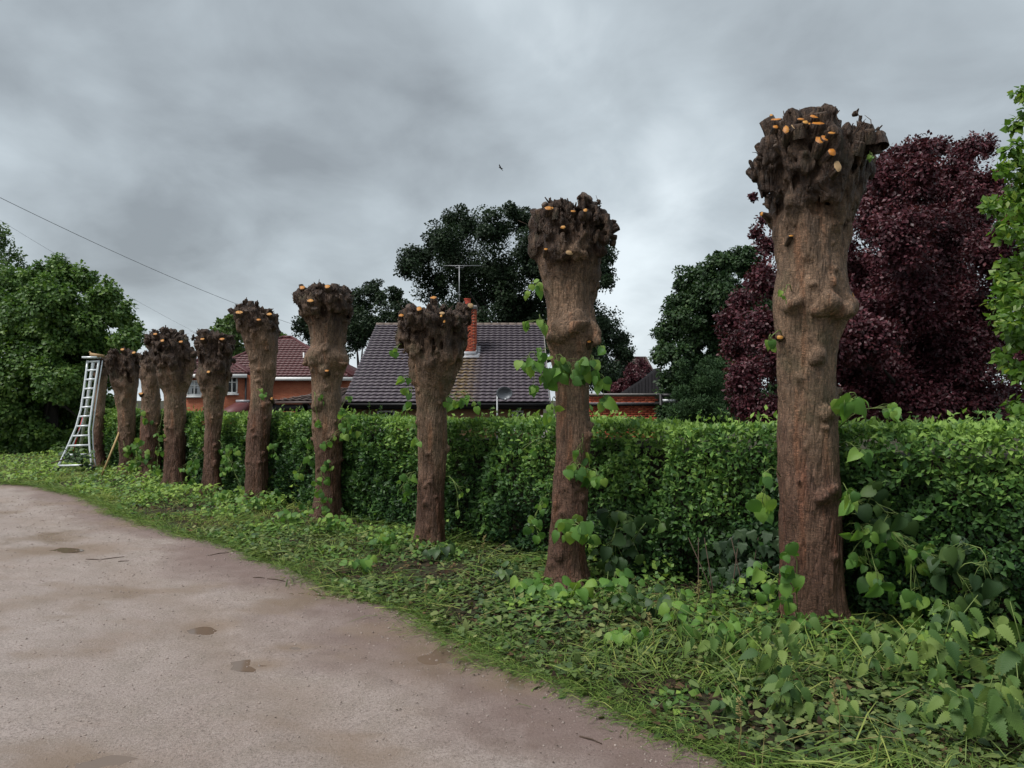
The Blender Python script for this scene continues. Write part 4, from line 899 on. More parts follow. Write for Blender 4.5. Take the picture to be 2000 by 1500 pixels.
def hedge_leaves(n, sfun, big=1.0):
    s = sfun(n); u = RNG.random(n); top = h_top(s)
    on_top = u > 0.76
    z = np.where(on_top, top + 0.01 - RNG.exponential(0.03, n), RNG.random(n) ** 0.9 * top)
    a = np.where(on_top, h_front(s, top) + 0.02 + RNG.random(n) ** 1.3 * 0.85, 0)
    dep = RNG.exponential(0.045, n) - 0.03
    hole = fbm(s * 3.4, z * 3.4, 0, 45, 2); dep = dep + 0.34 * np.clip(hole - 0.42, 0, 1)
    a = np.where(on_top, a, h_front(s, z) + np.clip(dep, -0.06, 0.24))
    spr = (RNG.random(n) < 0.14) & on_top                      # new shoots standing above the cut
    lump = vnoise(s * 6.3, a * 6.3, 0, 46)
    z = z + np.where(spr, RNG.random(n) ** 2 * 0.13 * np.clip(0.5 + lump, 0.05, 1.2), 0)
    rnd = 1 - np.clip((z - top + 0.10) / 0.10, 0, 1) * 0.9
    edge = (~on_top) & (z > top - 0.07); a = a + np.where(edge, (z - top + 0.07) * 0.7, 0)
    out_ = np.array([-LN.x, -LN.y, 0.0])
    nd = np.where(on_top[:, None], np.array([0, 0, 1.0])[None] + 0.4 * out_[None], out_[None] + np.array([0, 0, 0.55])[None])
    yd = rand_dirs(n) * 0.9 + 0.55 * nd + np.array([0, 0, 0.25])
    nn = nd + rand_dirs(n) * 0.75 + np.array([0, 0, 0.35])
    pos = hw(s, a, z)
    size = big * (0.032 + 0.030 * RNG.random(n)) * np.where(spr, 1.1, 1.0)
    tone = 0.37 + 0.42 * np.clip((z - 0.80) / 0.6, -0.6, 1) + 0.26 * vnoise(s * 2.1, z * 2.4, a, 47) + 0.14 * vnoise(s * 7, z * 7, a * 7, 48) + RNG.normal(0, 0.17, n) + np.where(spr, 0.25, 0) + np.where((RNG.random(n) < 0.05) & (dep < 0.02), 0.30, 0)  # lighter towards the top: young growth, with light from above painted in
    return pos, yd, nn, size, np.clip(tone, 0, 1)
TOV = T_oval(0.27)
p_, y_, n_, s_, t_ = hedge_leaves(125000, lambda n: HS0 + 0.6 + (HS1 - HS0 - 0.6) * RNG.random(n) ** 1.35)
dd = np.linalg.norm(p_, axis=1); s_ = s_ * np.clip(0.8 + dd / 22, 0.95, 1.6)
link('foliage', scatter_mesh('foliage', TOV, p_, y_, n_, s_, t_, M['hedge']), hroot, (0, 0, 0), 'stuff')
p_, y_, n_, s_, t_ = hedge_leaves(900, lambda n: -2.4 + 4.2 * RNG.random(n), 1.35)
vis = np.nonzero((p_[:, 2] > 0.35))[0][:300]
for j in vis: leaf_obj('privet', M['hedge_part'], p_[j] - np.array([LN.x, LN.y, 0]) * 0.05, y_[j], n_[j], float(s_[j]), hroot)
# loose shoots sticking out of the hedge
def sprig(parent, p0, tip, n, size, mat='hedge_part', kind='privet', name='shoot', stem=0.0022):
    p0, tip = Vector(p0), Vector(tip); mid = (p0 + tip) / 2 + Vector((random.uniform(-.02, .02), random.uniform(-.02, .02), 0.03))
    mb = MB(); mb.tube([p0, mid, tip], [stem * 1.3, stem, stem * 0.6], 5)
    me = mb.mesh(name, M['stem']); me.transform(Matrix.Translation(-p0))
    o = bpy.data.objects.new(name, me); COL.objects.link(o); o.parent = parent; o.location = p0 - origin(parent)
    for j in range(n):
        t = (j + 1) / n; c = p0.lerp(mid, t * 2) if t < 0.5 else mid.lerp(tip, t * 2 - 1)
        for sgn in (-1, 1):
            ax = (tip - p0).normalized(); sd_ = ax.cross(Vector((0, -1, 0.3))).normalized() * sgn
            leaf_obj(kind, M[mat], c, tuple(sd_ + ax * 0.7 + Vector((random.gauss(0, .2), -0.2, random.gauss(0, .2)))), (random.gauss(0, .3), -0.7, 0.8), size * random.uniform(0.7, 1.1) * (1.1 - 0.35 * t), o, 'leaf', p0)
    return o
for px, py, hh in [(1322, 818, 22), (1372, 820, 22), (1405, 818, 24), (1420, 820, 20), (1250, 825, 14), (1735, 822, 20), (1790, 826, 16), (1905, 822, 22), (1925, 824, 24), (1950, 826, 30), (960, 812, 22), (1015, 812, 20), (725, 806, 26), (745, 808, 20), (400, 806, 12), (545, 812, 16)]:
    u = (px - CX) / F; yy = (7.33 + 0.55 * 1.42) / (1 + u * 1.009)
    b = P(px, py + 6, yy); sprig(hroot, b, b + Vector((random.gauss(0, 0.02), random.gauss(0, .02), hh * yy / F)), 4, 0.036)
for j in range(26):      # stray shoots out of the clipped face
    s0 = random.uniform(-2.2, 4.5); z0 = random.uniform(0.55, 1.28); b = Vector(hw(s0, float(h_front(np.array(s0), np.array(z0))) + 0.06, z0)); L = random.uniform(0.10, 0.2)
    sprig(hroot, b, b + Vector((-LN.x * L * 0.7 + random.gauss(0, .04), -LN.y * L * 0.7, L * random.uniform(0.1, 0.8))), 4, 0.042)
# ---------------------------------------------------------------- ivy on the hedge bottom
iroot = empty('ivy', P(1440, 1250, 5.75), 'dark grey-green ivy covering the hedge bottom left of the nearest trunk', 'ivy')
mb = MB()
for j in range(7):
    x0 = random.uniform(1370, 1500); mb.tube([P(x0, 1262, 5.72), P(x0 + random.uniform(-20, 20), 1150, 5.74), P(x0 + random.uniform(-40, 40), 1050, 5.76)], [0.006, 0.005, 0.003], 5)
mb.build('stem', M['twig'], iroot)
for j in range(150):
    px, py = random.gauss(1445, 42), random.uniform(1030, 1265)
    u = (px - CX) / F; yy = (7.33 + 0.19 * 1.42 + random.uniform(-0.08, 0.05)) / (1 + u * 1.009)
    leaf_obj('ivy', M['ivy'], P(px, py, yy), (random.gauss(0, 0.5), -0.3, -1), (random.gauss(-0.2, 0.3), -1, random.gauss(0.6, 0.3)), random.uniform(0.055, 0.105), iroot)
# ---------------------------------------------------------------- verge: grass, ground cover, clippings
def verge_pts(n, y0, y1, pw=1.0, inner=0.5):
    y = y0 * np.exp(RNG.random(n) ** pw * math.log(y1 / y0))
    x0 = np.maximum(edge_x(y) - 0.20, -0.78 * y - 0.5)
    x1 = np.minimum(L0.x + (inner - (y - L0.y) * LN.y) / LN.x, 0.80 * y + 0.6)
    x1 = np.where(y > 14.5, np.maximum(x1, -0.42 * y), x1)
    ok = x1 > x0
    y, x0, x1 = y[ok], x0[ok], x1[ok]
    x = x0 + (x1 - x0) * RNG.random(len(y))
    return x, y, (x - x0) / np.maximum(x1 - x0, 1e-3), x - edge_x(y)
def blob(x, y, f, sd): return fbm(x * f, y * f, 0, sd, 2)
# grass
x, y, t, de = verge_pts(64000, 2.5, 21.0, 0.95, 0.42)
keep = (RNG.random(len(x)) < np.clip(0.62 + 1.2 * blob(x, y, 1.1, 51) - 0.45 * np.clip(t - 0.45, 0, 1), 0.06, 1)) & (de > -0.16 + 0.26 * np.clip(blob(x, y, 2.6, 56) + 0.2, -0.2, 1))
x, y, t = x[keep], y[keep], t[keep]; n = len(x)
z = ground_z(x, y) + RNG.random(n) * 0.035
az = RNG.random(n) * 2 * math.pi + 0.8 * blob(x, y, 1.5, 52); el = np.abs(RNG.normal(0.28, 0.30, n))
yd = np.stack([np.cos(az) * np.cos(el), np.sin(az) * np.cos(el), np.sin(el) + 0.02], -1)
L = (0.07 + 0.17 * RNG.random(n) ** 1.5) * (0.8 + 0.3 * blob(x, y, 1.7, 53))
far = np.clip(y / 9, 0.8, 1.8)
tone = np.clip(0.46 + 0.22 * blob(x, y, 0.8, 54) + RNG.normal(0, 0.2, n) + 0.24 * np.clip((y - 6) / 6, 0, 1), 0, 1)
TB = T_blade(0.28); TBw = (TB[0] * np.array([1.6, 1, 1]), TB[1])
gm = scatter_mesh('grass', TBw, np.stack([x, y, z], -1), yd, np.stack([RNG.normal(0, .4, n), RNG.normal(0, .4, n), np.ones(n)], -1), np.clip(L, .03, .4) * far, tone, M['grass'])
tag(link('grass', gm), 'flattened green grass along the edge of the track', 'grass', None, 'stuff')
# fringe of blades hanging over the edge of the track
n = 15000; y = 2.4 * np.exp(RNG.random(n) * math.log(15.0 / 2.4)); off = RNG.normal(0.07, 0.11, n) + 0.10 * vnoise(y * 3.1, 0, 0, 57); x = edge_x(y) + off
z = np.maximum(ground_z(x, y), 0.0) + RNG.random(n) * 0.025; az = RNG.normal(math.pi * 1.12, 0.9, n); el = np.abs(RNG.normal(0.15, 0.25, n))
yd = np.stack([np.cos(az) * np.cos(el), np.sin(az) * np.cos(el), np.sin(el) + 0.02], -1)
gm = scatter_mesh('edge_grass', TBw, np.stack([x, y, z], -1), yd, np.stack([RNG.normal(0, .4, n), RNG.normal(0, .4, n), np.ones(n)], -1), (0.04 + 0.12 * RNG.random(n)) * np.clip(y / 8, 0.8, 1.7), np.clip(RNG.normal(0.42, 0.22, n), 0, 1), M['grass'])
tag(link('edge_grass', gm), 'short grass fraying over the edge of the gravel', 'grass', None, 'stuff')
# long strands lying flat like hay
x, y, t, de = verge_pts(9000, 2.4, 10.0, 0.9, 0.35); n = len(x); cl = blob(x, y, 1.4, 58); keep = RNG.random(n) < np.clip(0.15 + 1.5 * cl, 0.0, 1); x, y, cl = x[keep], y[keep], cl[keep]; n = len(x)
az = 0.5 + 2.0 * blob(x, y, 0.9, 59) + RNG.normal(0, 0.6, n); el = RNG.normal(0.08, 0.14, n)
yd = np.stack([np.cos(az) * np.cos(el), np.sin(az) * np.cos(el), np.sin(el)], -1)
TBl = (TB[0] * np.array([0.75, 1, 0.5]), TB[1])
gm = scatter_mesh('long_grass', TBl, np.stack([x, y, ground_z(x, y) + 0.03 + 0.05 * RNG.random(n)], -1), yd, np.stack([RNG.normal(0, .5, n), RNG.normal(0, .5, n), np.ones(n)], -1), 0.16 + 0.28 * RNG.random(n), np.clip(RNG.normal(0.50, 0.28, n), 0, 1), M['grass'])
tag(link('long_grass', gm), 'long cut grass strands lying flat on the verge', 'grass', None, 'stuff')
# broad-leaved ground cover
x, y, t, de = verge_pts(42000, 2.6, 21.0, 0.9, 0.5)
cl = blob(x, y, 1.6, 61)
keep = RNG.random(len(x)) < np.clip(0.10 + 0.55 * t + 1.1 * cl + 0.25 * (y > 8.5), 0.02, 1) * np.clip((de + 0.06) * 4.0, 0.04, 1) * np.clip((y - 1.0) / 5.0, 0.4, 1)
x, y, t, cl, de = x[keep], y[keep], t[keep], cl[keep], de[keep]; n = len(x)
hmax = np.clip(0.02 + 0.17 * t * (0.4 + 1.2 * cl) + 0.10 * np.clip((y - 8) / 5, 0, 1), 0.015, 0.34) * np.clip(0.45 + 0.55 * np.clip((y - 3.0) / 4.0, 0, 1) + 0.5 * np.clip(x - 1.9, 0, 1), 0.4, 1.1)
hmax = hmax + 0.20 * np.clip((t - 0.70) / 0.25, 0, 1) * np.clip(0.35 + 1.3 * cl, 0, 1)
hz = hmax * RNG.random(n) ** 0.7
z = ground_z(x, y) + hz
yd = rand_dirs(n) * np.array([1, 1, 0.5]) + np.array([0, -0.1, -0.12]); nn = rand_dirs(n) * 0.55 + np.array([0, -0.35, 1.0])
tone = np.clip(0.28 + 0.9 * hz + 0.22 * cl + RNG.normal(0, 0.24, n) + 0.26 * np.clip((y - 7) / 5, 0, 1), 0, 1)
size = (0.025 + 0.045 * RNG.random(n) ** 1.4) * np.clip(0.75 + y / 20, 0.85, 1.5)
TC = T_oval(0.40, 0.05, 0.16)
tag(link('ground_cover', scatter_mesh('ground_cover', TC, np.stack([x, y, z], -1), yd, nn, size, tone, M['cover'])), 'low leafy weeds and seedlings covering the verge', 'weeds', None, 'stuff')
# cut nettle leaves and trimmings lying flat
x, y, t, de = verge_pts(21000, 2.4, 9.0, 1.0, 0.4)
keep = RNG.random(len(x)) < np.clip(0.5 + 0.8 * blob(x, y, 1.3, 71), 0.05, 1)
x, y, t = x[keep], y[keep], t[keep]; n = len(x)
z = ground_z(x, y) + 0.015 + 0.05 * RNG.random(n)
yd = rand_dirs(n) * np.array([1, 1, 0.25]); nn = rand_dirs(n) * 0.5 + np.array([0, 0, 1.0])
TN = outline_leaf([(0.02, 0), (0.26, 0.10), (0.22, 0.2), (0.30, 0.32), (0.2, 0.5), (0.22, 0.58), (0.08, 0.85), (0, 1.0)], 0.2, 0.1)
tag(link('leaf_clippings', scatter_mesh('leaf_clippings', TN, np.stack([x, y, z], -1), yd, nn, 0.028 + 0.06 * RNG.random(n) ** 1.5, np.clip(RNG.normal(0.45, 0.25, n), 0, 1), M['litter'])), 'wilting cut leaves strewn over the verge', 'clippings', None, 'stuff')
# brown dead leaves and bits of bark under the green
x, y, t, de = verge_pts(9000, 2.4, 12.0, 1.0, 0.45); n = len(x)
tag(link('dead_leaves', scatter_mesh('dead_leaves', T_oval(0.36, 0.12, 0.2), np.stack([x, y, ground_z(x, y) + 0.012 + 0.02 * RNG.random(n)], -1), rand_dirs(n) * np.array([1, 1, .2]), rand_dirs(n) * 0.5 + np.array([0, 0, 1.0]), 0.02 + 0.05 * RNG.random(n) ** 2, RNG.random(n), leafmat('dead_leaf', ((0.025, 0.016, 0.011), (0.060, 0.036, 0.020), (0.16, 0.105, 0.05)), 0.05, 0.8, False, 1.0, 0.2))), 'brown dead leaves and bark chips beneath the weeds', 'leaf litter', None, 'stuff')
# straw-coloured and green cut stems
for nm, mk, cnt, lab in (('cut_stems', 'straw', 90, 'dry yellowish cut stems lying across the verge'), ('green_stems', 'stem', 260, 'green cut nettle stems lying across the verge')):
    x, y, t, de = verge_pts(cnt, 2.5, 8.5, 0.9, 0.4); mb = MB()
    for xx, yy in zip(x, y):
        a = random.gauss(0.3, 0.9); L_ = random.uniform(0.10, 0.42); zz2 = float(ground_z(xx, yy)) + random.uniform(0.02, 0.08)
        dx_, dy_ = math.cos(a) * L_, math.sin(a) * L_
        mb.tube([(xx, yy, zz2), (xx + dx_ * .5, yy + dy_ * .5, zz2 + random.uniform(0.0, 0.05)), (xx + dx_, yy + dy_, zz2 + random.uniform(-0.03, 0.06))], [0.0022, 0.0018, 0.0011], 5)
    tag(mb.build(nm, M[mk]), lab, 'stems', None, 'stuff')
# leaf scraps and bits of bark on the track
n = 1500; y = 2.6 * np.exp(RNG.random(n) * 1.5); x = edge_x(y) - RNG.exponential(0.35 + 0.10 * y, n)
tag(link('leaf_scraps', scatter_mesh('leaf_scraps', T_quad(0.3, 0.25), np.stack([x, y, track_z(x, y) + 0.004], -1), rand_dirs(n) * np.array([1, 1, .1]), rand_dirs(n) * .3 + np.array([0, 0, 1]), 0.004 + 0.014 * RNG.random(n) ** 4, RNG.random(n) * 0.3, plain('brown_scrap', (0.06, 0.042, 0.028), 0.8, 0, 0.5, 9))), 'dark scraps of leaf and bark on the gravel', 'scraps', None, 'stuff')
# sticks on the track
for (a, b), lab in [(((198, 1094), (243, 1089)), 'longest of the dark sticks lying across the middle of the track'), (((168, 1093), (198, 1095)), 'thin dark stick left of the longest stick on the track'), (((231, 1098), (252, 1097)), 'short dark stick just below the longest stick on the track'),
                    (((407, 1088), (447, 1081)), 'thin twig near the track edge beside the flattened grass'), (((494, 1130), (517, 1131)), 'short dark stick near the wet track edge'), (((522, 1132), (557, 1137)), 'dark stick lying right of a shorter one by the wet track edge'),
                    (((588, 1127), (630, 1127)), 'pale straw-coloured stick at the edge of the grass'), (((1132, 1440), (1176, 1454)), 'reddish brown twig on the gravel at the bottom of the scene'), (((990, 1284), (1020, 1295)), 'pale bent twig half under the cut grass beside the edge puddle'), (((690, 1165), (712, 1180)), 'dark forked twig at the muddy track edge')]:
    p, q = G(*a), G(*b); mb = MB(); m_ = (p + q) / 2 + Vector((random.uniform(-.01, .01), random.uniform(-.02, .02), 0.006))
    tz_ = lambda v: Vector((v.x, v.y, float(track_z(np.array([v.x]), np.array([v.y]))[0]) + 0.002))
    mb.tube([tz_(p), tz_(m_) + Vector((0, 0, .004)), tz_(q)], [0.0045, 0.004, 0.0025], 6)
    tag(mb.build('twig', M['straw' if 'straw' in lab else 'twig']), lab, 'twig', 'sticks lying on the track')
# ---------------------------------------------------------------- single plants on the verge
def on_verge(px, py):
    g = G(px, py); g.z = float(ground_z(g.x, g.y)); return g
def plant(name, px, py, hpx, kind, mat, n, leaf_px, label, cat, lean=(0.1, -0.05), stems=1, group=None, spread=0.5, droop=0.6):
    g = on_verge(px, py); d = g.y; sc = d / F; H = hpx * sc
    root = empty(name, g, label, cat, group)
    for k in range(stems):
        b = g + Vector((random.gauss(0, 0.02 + 0.10 * H) if stems > 1 else 0, random.gauss(0, 0.10 * H) if stems > 1 else 0, -0.02))
        tip = b + Vector((random.gauss(lean[0], 0.15) * H + (random.gauss(0, spread) * H if stems > 1 else 0), random.gauss(lean[1], 0.2) * H, H * random.uniform(0.75, 1.05)))
        mid = b.lerp(tip, 0.55) + Vector((0, 0, 0.12 * H))
        mb = MB(); mb.tube([b, b.lerp(mid, 0.5) + Vector((0, 0, .03 * H)), mid, tip], [0.0042, 0.0036, 0.0028, 0.0016], 6)
        me = mb.mesh('stem', M['stem']); me.transform(Matrix.Translation(-g)); so_ = bpy.data.objects.new('stem', me); COL.objects.link(so_); so_.parent = root
        m = max(2, n // stems)
        for j in range(m):
            t = 0.18 + 0.82 * (j + 0.5) / m; c = b.lerp(mid, t / 0.55) if t < 0.55 else mid.lerp(tip, (t - 0.55) / 0.45)
            a = j * 1.6 + random.uniform(-.5, .5)
            yd = Vector((math.cos(a), math.sin(a) * 0.8 - 0.25, -droop + random.gauss(0, 0.25)))
            c2 = c + Vector((math.cos(a), math.sin(a) * 0.8, 0.2)) * leaf_px * sc * random.uniform(0.25, 0.9) * (1 if kind == 'lime' else 0.5)
            leaf_obj(kind, M[mat], c2, tuple(yd), (random.gauss(0, .35), -0.65, 0.9), leaf_px * sc * random.uniform(0.6, 1.15) * (1.1 - 0.35 * t), root, 'leaf', g)
    return root
NG, LG = 'nettles on the verge', 'young lime shoots on the verge'
for a in [(1838, 1335, 150, 16, 48, 'wilting nettle with drooping serrated leaves under the large dark lime leaves', 1), (1990, 1370, 150, 18, 50, 'nettle leaning in over the right border of the scene above another nettle', 2), (1965, 1475, 150, 18, 50, 'nettle filling the bottom right corner of the verge', 2),
          (1700, 1345, 110, 14, 36, 'nettle with pale turned leaves right of the nearest trunk', 1), (1478, 1345, 110, 16, 34, 'nettle with pale leaves left of the nearest trunk', 2), (1530, 1400, 80, 14, 36, 'low nettle in front of the nearest trunk', 2), (1885, 1440, 120, 14, 46, 'nettle with jagged dark leaves just left of the corner nettle', 1),
          (1775, 1425, 60, 12, 40, 'small nettle flattened among cut stems right of centre of the verge', 1), (1612, 1310, 40, 10, 30, 'nettle sprouting against the foot of the nearest trunk', 2), (1425, 1405, 60, 10, 36, 'small nettle amid flattened grass at the outer verge', 1), (1650, 1420, 60, 12, 38, 'dusty green nettle lying low between the nearest trunk and the track', 1), (1945, 1275, 90, 12, 40, 'dark nettle in the shade at the hedge foot, far right', 1), (1400, 1310, 70, 12, 30, 'nettle below the ivy at the hedge foot', 2), (1735, 1300, 70, 10, 36, 'single nettle in front of the hanging lime leaves', 1)]:
    plant('nettle', a[0], a[1], a[2] * 1.25, 'nettle', 'nettle', int(a[3] * 2.0), a[4] * 1.05, a[5], 'nettle', (0.1, -0.1), a[6] + 2, NG, 0.45, 0.7)
for a in [(1105, 1185, 55, 16, 30, 'cluster of bright round leaves at the front of the second trunk foot', 3), (1035, 1178, 50, 14, 28, 'bright round-leaved shoots left of the second trunk foot', 3), (1192, 1200, 80, 14, 30, 'round-leaved shoots right of the second trunk foot', 3), (1275, 1225, 90, 14, 30, 'dull green round-leaved shoots between the two nearest trunks', 3), (1215, 1270, 50, 10, 28, 'low round leaves in front of the gap between the two nearest trunks', 2),
          (1450, 1290, 110, 16, 30, 'yellowish green shoots rising left of the nearest trunk foot', 3), (1560, 1255, 60, 10, 26, 'small round leaves hugging the nearest trunk foot', 2), (860, 1098, 40, 12, 22, 'dark leaves at the foot of the third trunk', 2), (742, 1085, 45, 12, 20, 'leafy shoots left of the third trunk', 2), (655, 1050, 45, 14, 18, 'leafy shoots at the foot of the fourth trunk', 3), (560, 1030, 40, 14, 17, 'bright leafy shoots between the fourth and fifth trunks', 3), (700, 1120, 40, 10, 22, 'broad dusty leaves near the track edge left of the third trunk', 2), (1330, 1265, 110, 10, 26, 'lanky pale shoot in front of the ivy', 2), (980, 1150, 45, 12, 22, 'dark green leaves between the second and third trunks', 2), (500, 1002, 35, 14, 14, 'leaves at the foot of the fifth trunk', 3), (430, 985, 30, 14, 13, 'leaves at the foot of the sixth trunk', 3)]:
    plant('lime_sucker', a[0], a[1], a[2], 'lime', 'lime_leaf' if 'dark' not in a[5] and 'dull' not in a[5] else 'lime_leaf_dark', int(a[3] * 1.5), a[4] * 0.9, a[5], 'shoot', (0.0, -0.15), a[6] + 1, LG, 0.5, 0.35)
# tall grass stalks with seed heads
for px, py, hp, lab in [(935, 1110, 60, 'pale grass stalk with a seed head between the second and third trunks'), (1352, 1215, 75, 'yellowish seed head standing in front of the ivy'), (1278, 1290, 90, 'yellow dock-like seed stalk at the verge between the two nearest trunks'), (825, 1185, 45, 'curved pale stem standing near the track edge'), (1640, 1470, 150, 'tall bent yellow-green stem in the near verge'), (1440, 1490, 120, 'long leaning yellow stem at the bottom of the verge')]:
    g = on_verge(px, py); sc = g.y / F; H = hp * sc; mb = MB(); tip = g + Vector((random.uniform(-.2, .3) * H, -0.1 * H, H))
    root = empty('seed_stalk', g, lab, 'stalk', 'seed stalks on the verge')
    mb.tube([g, g.lerp(tip, .5) + Vector((0.05 * H, 0, 0)), tip], [0.0032, 0.0026, 0.0015], 6); mb.build('stem', M['straw'], root)
    mb = MB()
    for j in range(34):
        t = 0.62 + 0.38 * random.random(); c = g.lerp(tip, t) + Vector((0.05 * H * (1 - t), 0, 0)); a = random.uniform(0, 6.3)
        e_ = c + Vector((math.cos(a) * 0.016, math.sin(a) * 0.016, random.uniform(-.004, .02)))
        mb.tube([c, e_], [0.0035, 0.002], 4)
    mb.build('seed_head', M['straw'], root)
# ---------------------------------------------------------------- roofs
def tile_mesh(name, mat, W_=0.30, L_=0.40, amp=0.011, n=8, waves=1.0):
    v = []; f = []
    for k in range(n + 1):
        x = W_ * k / n; zz = amp * math.sin(2 * math.pi * waves * k / n)
        v += [(x, 0, zz + 0.050), (x, 0, zz + 0.064), (x, L_, zz + 0.004)]
    for k in range(n):
        a, b = k * 3, (k + 1) * 3
        f += [(a, b, b + 1, a + 1), (a + 1, b + 1, b + 2, a + 2)]
    return np_mesh(name, v, np.array(f), mat, False), (np.array(v), np.array(f))
def tiled_slope(parent, org, ex, ey, ez, ncol, nrow, mat, W_, gauge, npart, keep=None, amp=0.011):
    """courses of wavy tiles; the nearest npart are parts, the rest one joined part"""
    me, (tv, tf) = tile_mesh('tile', mat, W_, gauge * 1.04, amp); ex, ey, ez = Vector(ex), Vector(ey), Vector(ez)
    rot = Matrix((ex, ey, ez)).transposed().to_4x4(); po = origin(parent); cnt = 0; V = []; Fc = []; nvx = 0
    Rm = np.array(rot.to_3x3())
    for r_ in range(nrow):
        for c_ in range(ncol):
            p = Vector(org) + ex * (c_ * W_) + ey * (r_ * gauge) + ez * random.uniform(-0.002, 0.004)
            if keep and not keep(p + ex * W_ * .5 + ey * gauge * .5): continue
            if cnt < npart:
                o = bpy.data.objects.new('tile', me); COL.objects.link(o); o.parent = parent
                o.matrix_local = Matrix.Translation(p - po) @ rot @ Matrix.Rotation(random.gauss(0, 0.012), 4, 'Z'); cnt += 1
            else:
                V.append(tv @ Rm.T + np.array(p)); Fc.append(tf + nvx); nvx += len(tv)
    if V:
        o = link('tiles', np_mesh('tiles', np.concatenate(V), np.concatenate(Fc), mat), parent, (0, 0, 0), 'stuff')
# ---------------------------------------------------------------- bungalow with the purple-grey tiled roof
XL, XR, YE, YR = -7.32, 1.62, 32.0, 40.0
ZE = P(1000, 786, YE).z; ZR = P(1000, 634, YR).z; ZB = -1.15
bung = empty('bungalow', ((XL + XR) / 2, 36, ZB), 'low bungalow with a purple-grey tiled roof, mossy below its brick chimney', 'house')
mb = MB(); mb.box(((XL + XR) / 2, YE + 8.0, (ZB + ZE) / 2 - 0.1), (XR - XL - 0.5, 15.0, ZE - ZB - 0.2)); mb.build('wall', M['brick_tan'], bung)
sl_ = Vector((0, YR - YE, ZR - ZE)); SL = sl_.length; ey = sl_.normalized(); ez = Vector((1, 0, 0)).cross(ey)
mb = MB(); mb.add([(XL, YE, ZE - 0.05), (XR, YE, ZE - 0.05), (XR, YR, ZR - 0.06), (XL, YR, ZR - 0.06), (XL, YR + 8, ZE - 0.05), (XR, YR + 8, ZE - 0.05), (XL, YE, ZE - 0.20), (XR, YE, ZE - 0.20), (XL, YR + 8, ZE - 0.20), (XR, YR + 8, ZE - 0.20)],
    [(0, 1, 2, 3), (3, 2, 5, 4), (6, 8, 9, 7), (0, 6, 7, 1), (4, 5, 9, 8), (0, 3, 4), (1, 5, 2), (0, 4, 8, 6), (1, 7, 9, 5)])
mb.build('roof', M['black'], bung)  # black felt deck; its colour stands in for shadow between tile courses
nc = int((XR - XL) / 0.298); gauge = SL / 28
tiled_slope(bung, (XL, YE - 0.03, ZE + 0.0), (1, 0, 0), ey, ez, nc, 28, M['tile'], (XR - XL) / nc, gauge, 300)
rt = MB()
nr_ = 20
for k in range(nr_):
    mb = MB(); x0 = XL + (XR - XL) * k / nr_; x1 = XL + (XR - XL) * (k + 1) / nr_ - 0.012
    pr = [(YR - 0.13, ZR - 0.02), (YR - 0.09, ZR + 0.06), (YR, ZR + 0.10), (YR + 0.09, ZR + 0.06), (YR + 0.13, ZR - 0.02)]
    mb.add([(x, a, b + random.uniform(-.004, .004)) for x in (x0, x1) for a, b in pr], [(q, q + 1, q + 6, q + 5) for q in range(4)] + [(0, 4, 3, 1), (1, 3, 2), (5, 6, 8, 9), (6, 7, 8)])
    mb.build('ridge_tile', M['ridge'], bung)
mb = MB(); mb.box(((XL + XR) / 2, YE - 0.02, ZE - 0.17), (XR - XL + 0.1, 0.04, 0.20)); mb.build('fascia', M['black'], bung)
mb = MB(); mb.tube([(XL - 0.05, YE - 0.10, ZE - 0.09), (XR + 0.05, YE - 0.10, ZE - 0.09)], 0.06, 10); mb.build('gutter', M['black'], bung)
mb = MB(); mb.box(((XL + XR) / 2, YE + 0.24, ZE - 0.275), (XR - XL, 0.50, 0.03)); mb.build('soffit', M['black'], bung)
mb = MB(); mb.bar((XR + 0.045, YE + 0.05, ZE - 0.05), (XR + 0.045, YR, ZR - 0.05), 0.04, 0.12); mb.build('verge_board', M['concrete'], bung)
mb = MB(); mb.box((XR - 0.15, YE + 0.1, (ZB + ZE) / 2 - 0.25), (0.5, 0.5, ZE - ZB - 0.6)); mb.build('corner_pier', M['concrete'], bung)
mb = MB(); mb.tube([(XR - 0.02, YE - 0.10, ZE - 0.1), (XR - 0.02, YE - 0.12, ZB)], 0.04, 8); mb.build('downpipe', M['black'], bung)
for x0, x1 in ((737, 771), (1000, 1022)):
    a, b = P(x0, 802, YE + 0.44), P(x1, 802, YE + 0.44); top_ = a.z; bot_ = 0.25
    w_ = MB()
    for xx in (a.x + 0.03, (a.x + b.x) / 2, b.x - 0.03): w_.box((xx, YE + 0.44, (top_ + bot_) / 2), (0.07, 0.09, top_ - bot_))
    for zz in (bot_, top_ - 0.03, top_ - 0.30): w_.box(((a.x + b.x) / 2, YE + 0.438, zz), (b.x - a.x, 0.08, 0.07))
    wo = w_.build('window', M['white'], bung)
    for hx in (0, 1):
        cxm = a.x + (b.x - a.x) * (0.25 + 0.5 * hx); pn = MB(); pn.box((cxm, YE + 0.455, (top_ + bot_) / 2), ((b.x - a.x) / 2 - 0.08, 0.02, top_ - bot_ - 0.05)); me = pn.mesh('pane', M['glass'])
        pane = link('pane', me, wo, (0, 0, 0))
